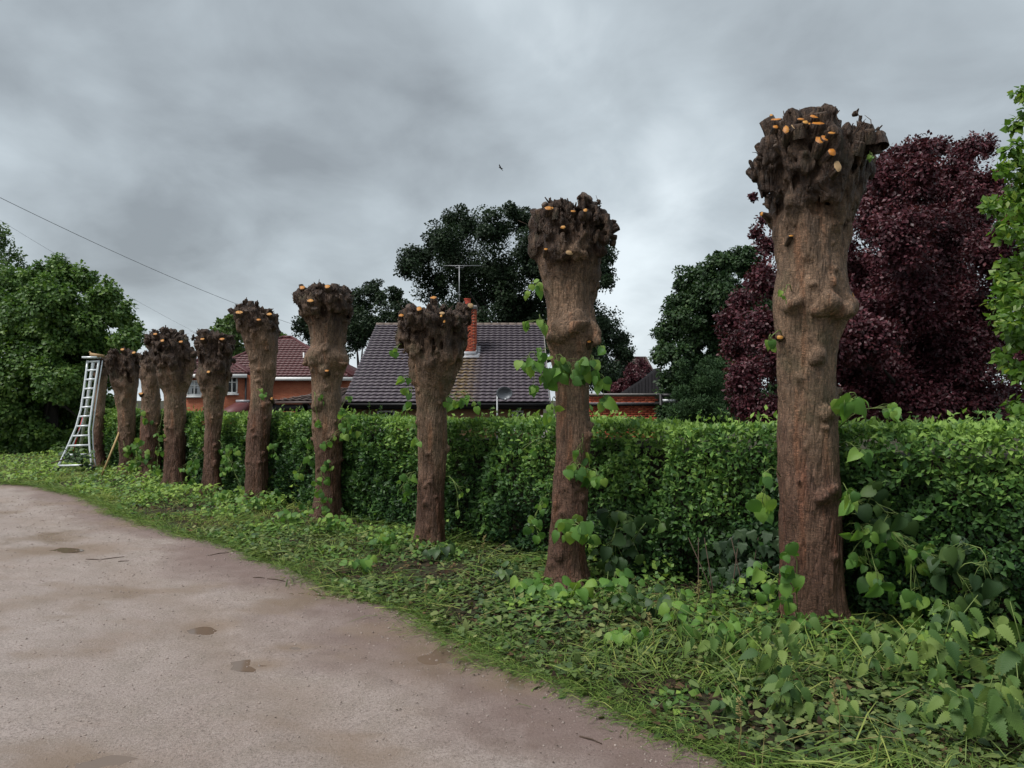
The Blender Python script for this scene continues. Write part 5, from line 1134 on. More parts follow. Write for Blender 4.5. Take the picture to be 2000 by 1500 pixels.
# chimney of single bricks
YC = 36.3; cw = 0.92; cxx = P(911, 640, YC).x; zc0 = ZE + (YC - YE) * (ZR - ZE) / 8 - 0.1; zc1 = P(911, 601, YC).z
chim = MB(); chim.box((cxx, YC + cw / 2 + 0.02, (zc0 + zc1) / 2), (cw - 0.02, cw - 0.02, zc1 - zc0)); ch = chim.build('chimney', M['mortar'], bung)
bm_ = MB(); bm_.box((0, 0, 0), (0.215, 0.1025, 0.065)); bme = bm_.mesh('brick', M['brick'])
def bricks_front(parent, x0, x1, y, z0, z1, me, limit=9999, rotz=0.0, depth=0.0):
    n = 0; row = 0; z = z0 + 0.035; po = origin(parent)
    while z + 0.03 < z1:
        x = x0 + 0.112 - (0.112 if row % 2 else 0)
        while x < x1 - 0.02:
            l, r_ = max(x - 0.1075, x0), min(x + 0.1075, x1)
            if r_ - l > 0.04 and n < limit:
                o = bpy.data.objects.new('brick', me); COL.objects.link(o); o.parent = parent
                o.location = Vector(((l + r_) / 2, y + random.uniform(-0.003, 0.003), z)) - po; o.scale = ((r_ - l) / 0.215, 1, 1); n += 1
            x += 0.225
        z += 0.075; row += 1
bricks_front(ch, cxx - cw / 2, cxx + cw / 2, YC + 0.06, zc0 + 0.25, zc1, bme)
po = origin(ch)
z = zc0 + 0.285
while z < zc1 - 0.03:
    for k in range(4):
        o = bpy.data.objects.new('brick', bme); COL.objects.link(o); o.parent = ch; o.rotation_euler.z = R(90)
        o.location = Vector((cxx + cw / 2 - 0.055 + 0.010, YC + 0.235 + k * 0.225 - 0.1, z)) - po
    z += 0.075
mb = MB(); mb.box((cxx, YC + cw / 2, zc1 + 0.06), (cw + 0.16, cw + 0.16, 0.12), None, 0.93); mb.box((cxx, YC + cw / 2, zc1 - 0.03), (cw + 0.08, cw + 0.08, 0.06)); me = mb.mesh('cap', M['concrete']); link('cap', me, ch, (0, 0, 0))
pp = P(913, 590, YC + 0.45); mb = MB(); mb.tube([(pp.x, YC + 0.45, zc1 + 0.1), (pp.x, YC + 0.45, zc1 + 0.3), (pp.x, YC + 0.45, zc1 + 0.46), (pp.x, YC + 0.45, zc1 + 0.50)], [0.17, 0.155, 0.15, 0.18], 14); link('pot', mb.mesh('pot', M['pot']), ch, (0, 0, 0))
fl = MB(); zf = lambda y: ZE + (y - YE) * (ZR - ZE) / 8
fl.box((cxx, YC - 0.14, zf(YC - 0.14) + 0.07), (cw + 0.34, 0.32, 0.03), Matrix.Rotation(math.atan2(ZR - ZE, 8), 3, 'X')); fl.box((cxx, YC - 0.005, zf(YC) + 0.12), (cw + 0.04, 0.03, 0.24))
for sx in (-1, 1):
    for k in range(5): fl.box((cxx + sx * (cw / 2 + 0.015), YC + 0.1 + k * 0.18, zf(YC + 0.1 + k * 0.18) + 0.13), (0.03, 0.19, 0.24))
    fl.bar((cxx + sx * (cw / 2 + 0.10), YC - 0.1, zf(YC - 0.1) + 0.065), (cxx + sx * (cw / 2 + 0.10), YC + 0.95, zf(YC + 0.95) + 0.065), 0.20, 0.03)
link('flashing', fl.mesh('flashing', M['lead']), ch, (0, 0, 0))
# low annexe roof to the left
ax0, ax1 = P(528, 785, 31.0).x, P(664, 785, 31.0).x; az0 = P(560, 784, 31.0).z; az1 = P(600, 757, 34.5).z
mb = MB(); mb.add([(ax0, 31.0, az0), (ax1, 31.0, az0), (ax1, 34.5, az1), (ax0 + 2.4, 34.5, az1), (ax0, 37, az0), (ax0, 31.0, az0 - 0.1), (ax1, 31.0, az0 - 0.1), (ax1, 37, az0 - 0.1), (ax0, 37, az0 - 0.1), (ax1, 37, az0)], [(0, 1, 2, 3), (0, 3, 4), (5, 8, 7, 6), (0, 5, 6, 1), (0, 4, 8, 5), (3, 2, 9, 4), (1, 6, 7, 9), (1, 9, 2), (4, 9, 7, 8)])
an = mb.build('annexe_roof', M['tile_brown'], bung)
sv = Vector((0, 3.5, az1 - az0)); ln = sv.length; sv.normalize(); nz = Vector((1, 0, 0)).cross(sv)
me_t, (tv, tf) = tile_mesh('tiles', M['tile_brown'], 0.3, 0.40)
V, Fc, nvx = [], [], 0; Rm = np.array(Matrix((Vector((1, 0, 0)), sv, nz)).transposed())
for r_ in range(int(ln / 0.34)):
    for c_ in range(int((ax1 - ax0) / 0.3)):
        p = Vector((ax0 + c_ * 0.3, 31.0, az0 + 0.005)) + sv * (r_ * 0.34)
        if p.x - ax0 < (p.y - 31.0) / 3.5 * 2.4: continue
        V.append(tv @ Rm.T + np.array(p)); Fc.append(tf + nvx); nvx += len(tv)
link('tiles', np_mesh('tiles', np.concatenate(V), np.concatenate(Fc), M['tile_brown']), an, (0, 0, 0), 'stuff')
mb = MB()
for px in (531, 596, 660): xx = P(px, 800, 31.1).x; mb.box((xx, 31.2, (ZB + az0) / 2 - 0.05), (0.22, 0.22, az0 - ZB - 0.1))
mb.box(((ax0 + ax1) / 2, 31.12, az0 - 0.26), (ax1 - ax0 - 0.3, 0.06, 0.30)); mb.build('annexe_post_and_shade_panel', M['black'], bung)  # black panel across the posts paints the dark void under the roof
mb = MB(); mb.box(((ax0 + ax1) / 2, 34.2, (ZB + az0) / 2 - 0.1), (ax1 - ax0 - 0.3, 0.2, az0 - ZB - 0.25)); mb.build('annexe_wall', M['darkwood'], bung)  # black wall, its colour standing in for the shade under the roof
# aerial and dish
YA = YC + 0.15; m0, m1 = P(897, 600, YA), P(897, 519, YA)
aer = empty('tv_aerial', (m0.x, YA, zc1 + 0.1), 'thin television aerial on a mast rising beside the red chimney pot', 'aerial')
mb = MB(); mb.tube([(m0.x, YA, zc1 - 0.2), (m1.x, YA, m1.z)], 0.022, 8); mb.build('mast', M['metal'], aer)
b0, b1 = P(866, 520, YA), P(940, 520, YA); mb = MB(); mb.tube([(b0.x, YA, m1.z), (b1.x, YA, m1.z)], 0.016, 6); mb.tube([(m1.x - 0.18, YA, m1.z - 0.10), (m1.x + 0.22, YA, m1.z - 0.10)], 0.014, 6); mb.tube([(m1.x + .22, YA, m1.z - .10), (m1.x + .22, YA, m1.z)], 0.012, 6); mb.tube([(m1.x - .18, YA, m1.z - .10), (m1.x - .18, YA, m1.z)], 0.012, 6); mb.build('boom', M['metal'], aer)
for k in range(15):
    xx = b0.x + (b1.x - b0.x) * (k + 0.5) / 15; mb = MB(); mb.tube([(xx, YA - 0.16, m1.z + 0.01), (xx, YA + 0.16, m1.z + 0.01)], 0.007, 5); mb.build('element', M['metal'], aer)
DC = P(985, 768, 30.8); dish = empty('satellite_dish', (DC.x, 30.9, DC.z), 'grey oval satellite dish in front of the bungalow eaves', 'dish')
v = []; f = []; nseg, nrg = 24, 5
for r_ in range(nrg + 1):
    for k in range(nseg):
        t = r_ / nrg; a = 2 * math.pi * k / nseg; v.append((DC.x + 0.34 * t * math.cos(a) + 0.06 * (1 - t * t), 30.95 - 0.14 * (t * t) + 0.14, DC.z + 0.28 * t * math.sin(a)))
for r_ in range(nrg):
    for k in range(nseg): f.append((r_ * nseg + k, r_ * nseg + (k + 1) % nseg, (r_ + 1) * nseg + (k + 1) % nseg, (r_ + 1) * nseg + k))
n0 = len(v); v += [(p[0], p[1] + 0.02, p[2]) for p in v]; f += [tuple(n0 + q for q in reversed(ff)) for ff in f[:]]
f += [(nrg * nseg + k, nrg * nseg + (k + 1) % nseg, n0 + nrg * nseg + (k + 1) % nseg, n0 + nrg * nseg + k) for k in range(nseg)]
mb = MB(); mb.add(v, f); mb.build('reflector', M['dish'], dish, True)
mb = MB(); mb.tube([(DC.x - 0.30, 31.15, DC.z + 0.02), (DC.x - 0.30, 31.15, ZB - 0.05)], 0.035, 8); mb.tube([(DC.x - 0.30, 31.15, DC.z), (DC.x, 31.12, DC.z)], 0.03, 8); mb.build('mast', M['metal'], dish)
mb = MB(); mb.tube([(DC.x, 31.0, DC.z - 0.28), (DC.x + 0.06, 30.5, DC.z - 0.30)], 0.018, 6); mb.box((DC.x + 0.06, 30.48, DC.z - 0.26), (0.10, 0.12, 0.09)); mb.build('feed_arm', M['metal'], dish)
# ---------------------------------------------------------------- two-storey red brick house, far left
h2 = empty('brick_house', (P(540, 760, 46).x, 46, ZB), 'orange-red brick house with a hipped dark red tiled roof behind the slender trunks', 'house')
def hip_roof(parent, x0, x1, y0, y1, z0, ap0, ap1, z1, mat, tilemat, npart=0, ov=0.35):
    """x0..x1, y0..y1 eaves; ridge from ap0 to ap1"""
    mb = MB(); c = [(x0, y0, z0), (x1, y0, z0), (x1, y1, z0), (x0, y1, z0)]; a, b = (*ap0, z1), (*ap1, z1)
    lo = [(p[0], p[1], z0 - 0.06) for p in c]
    mb.add(c + [a, b] + lo, [(0, 1, 5, 4), (1, 2, 5), (2, 3, 4, 5), (3, 0, 4), (0, 6, 7, 1), (1, 7, 8, 2), (2, 8, 9, 3), (3, 9, 6, 0), (6, 9, 8, 7)])
    ro = mb.build('roof', mat, parent)
    sv = Vector((0, ap0[1] - y0, z1 - z0)); ln = sv.length; sv.normalize(); nz = Vector((1, 0, 0)).cross(sv)
    tv, tf = tile_mesh('tiles', tilemat, 0.3, 0.40)[1]; Rm = np.array(Matrix((Vector((1, 0, 0)), sv, nz)).transposed()); V, Fc, nvx = [], [], 0
    for r_ in range(int(ln / 0.34)):
        t = (r_ + 0.4) * 0.34 / ln; lx = x0 + (ap0[0] - x0) * t; rx = x1 + (ap1[0] - x1) * t
        for c_ in range(int((x1 - x0) / 0.3)):
            p = Vector((x0 + c_ * 0.3, y0, z0 + 0.004)) + sv * (r_ * 0.34)
            if p.x < lx - 0.02 or p.x + 0.3 > rx + 0.02: continue
            V.append(tv @ Rm.T + np.array(p)); Fc.append(tf + nvx); nvx += len(tv)
    link('tiles', np_mesh('tiles', np.concatenate(V), np.concatenate(Fc), tilemat), ro, (0, 0, 0), 'stuff')
    mb = MB()
    for q, t_ in ((c[0], a), (c[1], b), (a, b)): mb.tube([Vector(q) + Vector((0, 0, .03)), Vector(t_) + Vector((0, 0, .03))], 0.10, 8)
    link('hip_tiles', mb.mesh('hip_tiles', tilemat), ro, (0, 0, 0))
    return ro
D2 = 46.0
zE2 = P(560, 735, D2).z; xa, xb = P(476, 735, D2).x, P(690, 735, D2).x
pk = P(552, 659, D2 + 5); mb = MB(); mb.box(((xa + xb) / 2, D2 + 5.4, (ZB + zE2) / 2), (xb - xa - 0.7, 10.0, zE2 - ZB - 0.02)); mb.build('wall', M['brick_house'], h2)
hip_roof(h2, xa - 3.2, xb, D2, D2 + 11, zE2, (pk.x, D2 + 5.0), (pk.x + 0.6, D2 + 5.0), pk.z, M['tile_red'], M['tile_red'])
mb = MB(); mb.box(((xa + xb) / 2 - 0.2, D2 - 0.03, zE2 - 0.16), (xb - xa + 0.4, 0.05, 0.22)); mb.build('fascia', M['white'], h2)
D3 = D2 - 1.8; zE3 = P(420, 729, D3).z; x3a, x3b = P(330, 730, D3).x, P(478, 730, D3).x
mb = MB(); mb.box(((x3a + x3b) / 2, D3 + 3.4, (ZB + zE3) / 2), (x3b - x3a - 0.3, 6.0, zE3 - ZB - 0.02)); mb.build('bay_wall', M['brick_house'], h2)
pk3 = P(425, 700, D3 + 2.6); hip_roof(h2, x3a, x3b + 0.2, D3, D3 + 6, zE3, (P(400, 700, D3 + 3).x, D3 + 2.6), (P(445, 700, D3 + 3).x, D3 + 2.6), pk3.z, M['tile_red'], M['tile_red'])
mb = MB(); mb.box(((x3a + x3b) / 2, D3 - 0.03, zE3 - 0.16), (x3b - x3a + 0.3, 0.05, 0.22)); mb.build('fascia', M['white'], h2)
mb = MB(); q = P(479, 740, D3 + 0.2); mb.tube([(q.x, D3 + 0.30, zE3 - 0.1), (q.x - 0.02, D3 + 0.32, ZB)], 0.06, 8); mb.build('downpipe', M['black'], h2)
for x0, x1, y0, y1, cur in ((366, 394, 744, 772, True), (444, 463, 737, 767, False)):
    a, b = P(x0, y1, D3 + 0.38), P(x1, y0, D3 + 0.38); yy = D3 + 0.38
    w_ = MB()
    for xx in (a.x, (a.x + b.x) / 2, b.x): w_.box((xx, yy, (a.z + b.z) / 2), (0.08, 0.10, b.z - a.z))
    for zz, hh in ((a.z, 0.08), (b.z, 0.08), (a.z + (b.z - a.z) * 0.68, 0.06)): w_.box(((a.x + b.x) / 2, yy - 0.004, zz), (b.x - a.x, 0.10, hh))
    w_.box(((a.x + b.x) / 2, yy - 0.05, a.z - 0.10), (b.x - a.x + 0.25, 0.22, 0.09)); wo = w_.build('window', M['white'], h2)
    for k in (0, 1):
        pn = MB(); pn.box((a.x + (b.x - a.x) * (0.25 + 0.5 * k), yy + 0.02, (a.z + b.z) / 2), ((b.x - a.x) / 2 - 0.08, 0.02, b.z - a.z - 0.04)); link('pane', pn.mesh('pane', M['curtain' if cur else 'glass']), wo, (0, 0, 0))
    if cur:
        pn = MB(); pn.box(((a.x + b.x) / 2, yy - 0.015, a.z + (b.z - a.z) * 0.3), ((b.x - a.x) * 0.30, 0.03, (b.z - a.z) * 0.35)); link('pane_ornament', pn.mesh('pane_ornament', M['glass']), wo, (0, 0, 0))
pa, pb = P(430, 803, D3 - 2.2), P(484, 786, D3 - 0.1); mb = MB(); mb.add([(pa.x, D3 - 2.2, pa.z), (pb.x + 0.3, D3 - 2.2, pa.z), (pb.x, D3 + 0.14, pb.z), (pa.x, D3 + 0.14, pb.z), (pa.x, D3 - 2.2, pa.z - .15), (pb.x + .3, D3 - 2.2, pa.z - .15), (pb.x, D3 + .14, pa.z - .15), (pa.x, D3 + .14, pa.z - .15)], [(0, 1, 2, 3), (4, 7, 6, 5), (0, 4, 5, 1), (1, 5, 6, 2), (0, 3, 7, 4)])
mb.build('porch_roof', M['tile_red'], h2)
mb = MB(); mb.box(((pa.x + pb.x) / 2, D3 + 0.20, pb.z + 0.07), (pb.x - pa.x, 0.08, 0.16)); mb.build('flashing', M['lead'], h2)
mb = MB(); mb.box(((pa.x + pb.x) / 2, D3 - 1.0, (ZB + pa.z) / 2 - 0.1), (pb.x - pa.x - 0.2, 2.0, pa.z - ZB - 0.25)); mb.build('porch_wall', M['brick_house'], h2)
q = P(593, 705, D2 + 2.2); mb = MB(); mb.tube([q + Vector((0, 0, 0.55)), q, q + Vector((0.05, 0, -0.15)), q + Vector((0.03, -.2, -0.55))], 0.05, 6); mb.box(q + Vector((-0.15, -0.1, -0.5)), (0.4, 0.1, 0.2)); mb.build('vent_pipe', M['white'], h2)
# ---------------------------------------------------------------- flat-roofed brick outbuilding at right
DW = 24.0; wx0, wx1 = P(1150, 780, DW).x, P(1286, 780, DW).x; wz1 = P(1200, 772, DW).z; wz0 = 0.35
wr = empty('brick_outbuilding', ((wx0 + wx1) / 2, DW + 2, ZB), 'low flat-topped red brick outbuilding with a black rail right of the second trunk', 'outbuilding')
mb = MB(); mb.box(((wx0 + wx1) / 2, DW + 2.07, (ZB + wz1) / 2), (wx1 - wx0 - 0.02, 4.0, wz1 - ZB)); wl_ = mb.build('wall', M['mortar'], wr)
bricks_front(wl_, wx0, wx1, DW + 0.04, wz0, wz1 - 0.01, bme, 300)
mb = MB(); mb.box(((wx0 + wx1) / 2, DW + 2.0, wz1 + 0.03), (wx1 - wx0 + 0.10, 4.2, 0.055)); mb.build('coping', M['concrete'], wr)
zr_ = P(1200, 790, DW).z; mb = MB(); mb.box(((wx0 + wx1) / 2, DW - 0.08, zr_), (wx1 - wx0 + 0.1, 0.10, 0.075)); mb.build('gutter', M['black'], wr)
mb = MB(); mb.box(((wx0 + wx1) / 2, DW - 0.07, zr_ + 0.05), (wx1 - wx0 + 0.1, 0.12, 0.018)); mb.build('gutter_edge', M['lead'], wr)
mb = MB(); mb.box((wx1 + 0.07, DW, (ZB + wz1) / 2 - 0.05), (0.12, 0.14, wz1 - ZB + 0.1)); mb.build('corner_post', M['black'], wr)
# dark boarded shed behind it
DS = 29.0; shed = empty('timber_shed', (P(1262, 760, DS).x, DS, ZB), 'black boarded shed with a sloping top edge above the brick outbuilding', 'shed')
for k in range(12):
    x0 = 1216 + 6.4 * k; a, b = P(x0, 770, DS), P(x0 + 5.9, 770, DS); t_ = P(x0, 770 - (x0 - 1216) * 0.70, DS).z; t2 = P(x0, 770 - (x0 + 5.9 - 1216) * 0.70, DS).z
    mb = MB(); y0 = DS + 0.012 * (k % 2); mb.add([(a.x, y0, ZB), (b.x, y0, ZB), (b.x, y0, t2), (a.x, y0, t_), (a.x, y0 + .03, ZB), (b.x, y0 + .03, ZB), (b.x, y0 + .03, t2), (a.x, y0 + .03, t_)], [(0, 1, 2, 3), (4, 7, 6, 5), (0, 3, 7, 4), (1, 5, 6, 2), (3, 2, 6, 7)])
    mb.build('board', M['darkwood'], shed)
a, b = P(1217, 770, DS), P(1293, 770, DS); mb = MB(); t_ = P(1293, 717, DS).z
mb.add([(a.x, DS + .06, ZB), (b.x, DS + .06, ZB), (b.x, DS + .06, t_), (a.x, DS + .06, a.z), (a.x, DS + 3, ZB), (b.x, DS + 3, ZB), (b.x, DS + 3, t_), (a.x, DS + 3, a.z)], [(0, 1, 2, 3), (4, 7, 6, 5), (0, 3, 7, 4), (1, 5, 6, 2), (3, 2, 6, 7), (0, 4, 5, 1)]); mb.build('wall', M['darkwood'], shed)
# grey panelled gate next to the outbuilding
DG = 23.5; gt = empty('side_gate', (P(1300, 800, DG).x, DG, ZB), 'dark gate of horizontal rails between the brick outbuilding and the conifer', 'gate')
for y in (772, 783, 795, 806, 818):
    a, b = P(1292, y, DG), P(1322, y, DG); mb = MB(); mb.box(((a.x + b.x) / 2, DG, a.z), (b.x - a.x, 0.05, 0.10)); mb.build('rail', M['metal' if y in (783,) else 'black'], gt)
a = P(1291, 770, DG); b = P(1323, 770, DG); mb = MB()
for q in (a, b): mb.box((q.x, DG + 0.02, (ZB + q.z) / 2), (0.09, 0.09, q.z - ZB))
mb.build('post', M['black'], gt)
# distant house roof
DD = 62.0; hd_ = empty('distant_house', (P(1255, 740, DD).x, DD + 4, ZB), 'distant brown tiled roof glimpsed between the oak and the chestnut', 'house')
x0, x1 = P(1205, 740, DD).x, P(1290, 740, DD).x; zE4 = P(1250, 752, DD).z; zR4 = P(1250, 699, DD + 4).z
mb = MB(); mb.box(((x0 + x1) / 2, DD + 4, (ZB + zE4) / 2), (x1 - x0 - 0.4, 7.4, zE4 - ZB)); mb.build('wall', M['brick_tan'], hd_)
hip_roof(hd_, x0, x1, DD, DD + 8, zE4, (x0 + 0.5, DD + 4), (x1 - 0.5, DD + 4), zR4, M['tile_brown'], M['tile_brown'])
# ---------------------------------------------------------------- trees beyond the hedge
def crown(lobes, d, n, size, mat, tmpl, depth=1.0, tone0=0.40, sub=0.42, nsub=16, shell=0.55, hang=0.0, spread=1.0, vtone=0.0):
    """lobes (px, py, r px): leafy boughs at distance d, each a cloud of leaf clumps"""
    rp = np.array([l[2] for l in lobes], float); wgt = rp ** 2 / (rp ** 2).sum()
    P_, Y_, N_, T_ = [], [], [], []; cen = []
    zmid = np.mean([P(l[0], l[1], d).z for l in lobes])
    for (lx, ly, lr), wg in zip(lobes, wgt):
        dd = d + random.uniform(-0.5, 0.5) * depth
        c = np.array(P(lx, ly, dd)); r = lr * dd / F; cen.append((c, r))
        ns = nsub; per = max(3, int(n * wg / ns))
        sd_ = rand_dirs(ns); sc_ = c + sd_ * r * (RNG.uniform(shell, 0.92, ns) * 0.9)[:, None]
        sr = r * sub * RNG.uniform(0.6, 1.25, ns)
        tn = tone0 + RNG.normal(0, 0.10, ns)
        for k in range(ns):
            q = rand_dirs(per); rr = sr[k] * (0.35 + 0.75 * RNG.random(per) ** 0.6)
            pos = sc_[k] + q * rr[:, None] * np.array([1, 1, 0.8])
            P_.append(pos); N_.append(q * 0.9 + sd_[k] * 0.5 + np.array([0, -0.15, 0.55]) + RNG.normal(0, 0.35, (per, 3)))
            Y_.append(q + RNG.normal(0, 0.6, (per, 3)) + np.array([0, 0, -hang])); T_.append(np.clip(tn[k] + RNG.normal(0, 0.17, per) + vtone * (pos[:, 2] - zmid), 0, 1))
    P_, Y_, N_, T_ = map(np.concatenate, (P_, Y_, N_, T_))
    return P_, Y_, N_, size * RNG.uniform(0.65, 1.25, len(P_)), T_, cen
def tree(name, base, lobes, d, n, size, mat, label, tmpl=None, trunk=0.2, nl=9, group='trees beyond the hedge', cat='tree', limbmat='bark_far', crownname='crown', **kw):
    root = empty(name, base, label, cat, group)
    P_, Y_, N_, S_, T_, cen = crown(lobes, d, n, size, mat, tmpl, **kw)
    link(crownname, scatter_mesh(crownname, tmpl or T_quad(0.34), P_, Y_, N_, S_, T_, M[mat]), root, (0, 0, 0), 'stuff')
    base = Vector(base); cs = sorted(cen, key=lambda q: -q[1])
    top = max(c[2] for c, r in cen); ctr = Vector(np.mean([c for c, r in cen], 0)); fork = base.lerp(Vector((ctr.x, ctr.y, top)), 0.35)
    mb = MB(); mb.tube([base - Vector((0, 0, .3)), base.lerp(fork, .5) + Vector((.05, 0, 0)), fork, fork.lerp(Vector((ctr.x, ctr.y, top)), .12)], [trunk * 1.3, trunk, trunk * 0.75, trunk * 0.2], 12); mb.build('trunk', M[limbmat], root, True)
    for c, r in random.sample(cen, min(nl, len(cen))):
        s_ = base.lerp(fork, random.uniform(0.6, 1.0)); c = s_.lerp(Vector(c), 0.62); m = s_.lerp(c, 0.5) + Vector((0, 0, 0.08 * (c - s_).length))
        mb = MB(); mb.tube([s_, m, c], [trunk * 0.40, trunk * 0.22, trunk * 0.06], 7); mb.build('limb', M[limbmat], root, True)
    return root
G0 = lambda px, d, z=ZB: Vector((P(px, 780, d).x, d, z))
tree('oak_tree', G0(1000, 56), [(905, 440, 40), (960, 450, 45), (1025, 432, 38), (860, 470, 45), (820, 512, 42), (792, 520, 24), (900, 520, 62), (980, 520, 70), (1060, 500, 70), (1130, 500, 66), (1172, 500, 36), (1182, 545, 28), (850, 560, 42), (920, 585, 55), (1000, 600, 62), (1080, 600, 70), (1150, 625, 60), (1195, 660, 42), (1222, 690, 24), (1150, 715, 55), (1190, 738, 40), (1000, 650, 50), (870, 610, 34), (930, 640, 40), (1060, 660, 50), (1040, 620, 40), (880, 425, 22), (1000, 412, 22), (1085, 440, 40), (1140, 450, 30), (1214, 720, 24)], 56, 140000, 0.18, 'oak', 'large dark oak towering behind the bungalow roof', T_quad(0.42), 0.55, 16, depth=7, sub=0.40, nsub=26, shell=0.25)
tree('oak_tree', G0(700, 62), [(715, 578, 30), (690, 600, 28), (760, 585, 28), (785, 610, 26), (740, 620, 36), (700, 640, 36), (620, 632, 42), (592, 635, 20), (780, 645, 28), (650, 625, 40), (735, 560, 16), (770, 575, 16), (680, 660, 40), (640, 660, 40), (760, 655, 36)], 62, 40000, 0.18, 'oak', 'smaller dark tree showing between the fourth trunk and the bungalow ridge', T_quad(0.42), 0.4, 8, depth=5, sub=0.36, nsub=18)
tree('chestnut_tree', G0(1400, 25), [(1462, 512, 34), (1405, 522, 34), (1350, 552, 36), (1322, 600, 36), (1302, 650, 32), (1290, 692, 24), (1360, 620, 55), (1420, 590, 62), (1380, 690, 55), (1440, 680, 55), (1325, 700, 36), (1480, 600, 55), (1312, 740, 28), (1375, 545, 30), (1435, 505, 24), (1335, 660, 36), (1430, 740, 50), (1370, 755, 45), (1480, 680, 50), (1400, 800, 45), (1450, 800, 45), (1340, 790, 36), (1500, 780, 50), (1550, 760, 50), (1305, 775, 28), (1312, 805, 28)], 25, 85000, 0.12, 'chestnut', 'dark green rounded tree left of the copper-leaved tree', T_quad(0.36), 0.3, 10, depth=3.2, sub=0.34, nsub=22, hang=0.4)
tree('copper_plum', G0(1800, 12.0, -1.0), [(1760, 305, 36), (1800, 292, 30), (1835, 285, 26), (1890, 292, 32), (1925, 285, 26), (1730, 350, 42), (1780, 370, 60), (1850, 370, 64), (1920, 370, 55), (1975, 400, 45), (1705, 430, 48), (1760, 470, 70), (1850, 480, 80), (1945, 500, 70), (1492, 428, 14), (1478, 455, 16), (1500, 480, 26), (1492, 545, 42), (1450, 590, 34), (1425, 625, 30), (1480, 640, 52), (1440, 672, 40), (1500, 715, 40), (1465, 722, 34), (1700, 560, 70), (1800, 580, 80), (1900, 600, 80), (1690, 660, 70), (1780, 690, 80), (1880, 700, 80), (1975, 680, 60), (1700, 765, 62), (1800, 790, 70), (1900, 790, 70), (1965, 780, 55), (1460, 790, 44), (1510, 800, 44), (1540, 815, 40), (1670, 815, 44), (1740, 825, 40), (1850, 825, 40), (1930, 830, 40), (1450, 740, 40), (1670, 700, 46), (1720, 720, 50), (1660, 640, 44), (1690, 600, 40), (1740, 420, 50), (1820, 430, 60), (1900, 430, 60), (1680, 520, 50), (1760, 530, 60), (1860, 545, 60), (1740, 640, 60), (1840, 640, 60), (1930, 650, 60), (1720, 400, 40), (1800, 335, 40), (1870, 325, 36), (1740, 745, 60), (1850, 740, 60), (1540, 620, 50), (1530, 690, 50), (1620, 700, 60), (1715, 330, 30), (1705, 380, 36), (1650, 738, 36), (1640, 785, 36), (1670, 790, 30), (1560, 560, 60), (1580, 650, 70), (1580, 740, 60), (1620, 480, 60), (1640, 600, 60), (2040, 560, 70), (2050, 700, 70), (1470, 385, 8)], 12.0, 250000, 0.064, 'copper', 'dark purple copper-leaved tree behind the nearest trunk', T_quad(0.34), 0.17, 10, depth=3.2, sub=0.34, nsub=70, shell=0.2, hang=0.2)
tree('conifer', G0(1350, 20.5), [(1334, 715, 12), (1336, 740, 18), (1334, 770, 24), (1338, 800, 30), (1342, 826, 34), (1385, 718, 22), (1392, 745, 32), (1395, 775, 36), (1398, 806, 38), (1372, 790, 30), (1325, 812, 22), (1410, 712, 16), (1360, 760, 22)], 20.5, 26000, 0.085, 'conifer', 'green twin-peaked conifer right of the brick outbuilding', T_quad(0.16, 0.03), 0.14, 6, cat='conifer', depth=0.9, sub=0.36, nsub=22, hang=-0.9)
tree('bushy_lime', G0(90, 22.0, -0.1), [(120, 532, 34), (75, 548, 38), (160, 545, 32), (200, 572, 36), (232, 612, 34), (258, 642, 26), (20, 560, 44), (100, 590, 60), (30, 640, 70), (160, 640, 70), (220, 680, 46), (250, 668, 30), (60, 720, 70), (130, 720, 56), (40, 800, 62), (100, 790, 56), (20, 850, 44), (148, 775, 40), (80, 850, 36), (-40, 620, 70), (-50, 740, 80), (180, 710, 44), (-30, 830, 60), (215, 720, 30), (110, 515, 20), (200, 790, 30), (195, 840, 30), (110, 865, 40), (135, 885, 30), (60, 885, 40), (172, 885, 26), (215, 860, 28), (10, 890, 40), (240, 830, 26), (225, 800, 26), (195, 690, 50), (140, 680, 60), (80, 660, 60), (180, 740, 40), (70, 780, 60), (110, 740, 60), (128, 836, 42), (155, 822, 32), (185, 870, 26)], 22.0, 150000, 0.11, 'left_lime', 'large bushy unpruned lime behind the white ladder', T_quad(0.38), 0.2, 7, depth=3.4, sub=0.32, nsub=34, shell=0.25, hang=0.5, tone0=0.48)
tree('birch_like_tree', G0(-10, 40, -0.3), [(0, 468, 22), (22, 498, 20), (-25, 440, 34), (2, 528, 26), (-30, 500, 40), (45, 520, 12), (-60, 560, 50), (20, 560, 40), (-10, 600, 50)], 40, 9000, 0.17, 'pale_tree', 'sparse pale tree at the left border rising above the bushy lime', T_quad(0.34), 0.2, 7, depth=2, sub=0.4, nsub=16)
tree('pale_tree', G0(440, 58), [(440, 640, 20), (455, 628, 16), (428, 655, 18), (462, 655, 20), (445, 680, 24), (475, 690, 20), (550, 668, 18), (560, 676, 14), (530, 672, 18)], 58, 7000, 0.26, 'pale_tree', 'pale yellowish green tree behind the red house roof', T_quad(0.4), 0.2, 5, depth=3, sub=0.38, nsub=16)
tree('copper_shrub', G0(1240, 30), [(1235, 725, 16), (1250, 712, 14), (1228, 748, 20), (1262, 722, 12), (1215, 762, 18), (1245, 742, 18), (1200, 760, 14)], 30.5, 7000, 0.075, 'copper', 'small wine-red shrub in front of the distant roof', T_quad(0.36), 0.06, 5, cat='shrub', depth=1.0, sub=0.36, nsub=16)
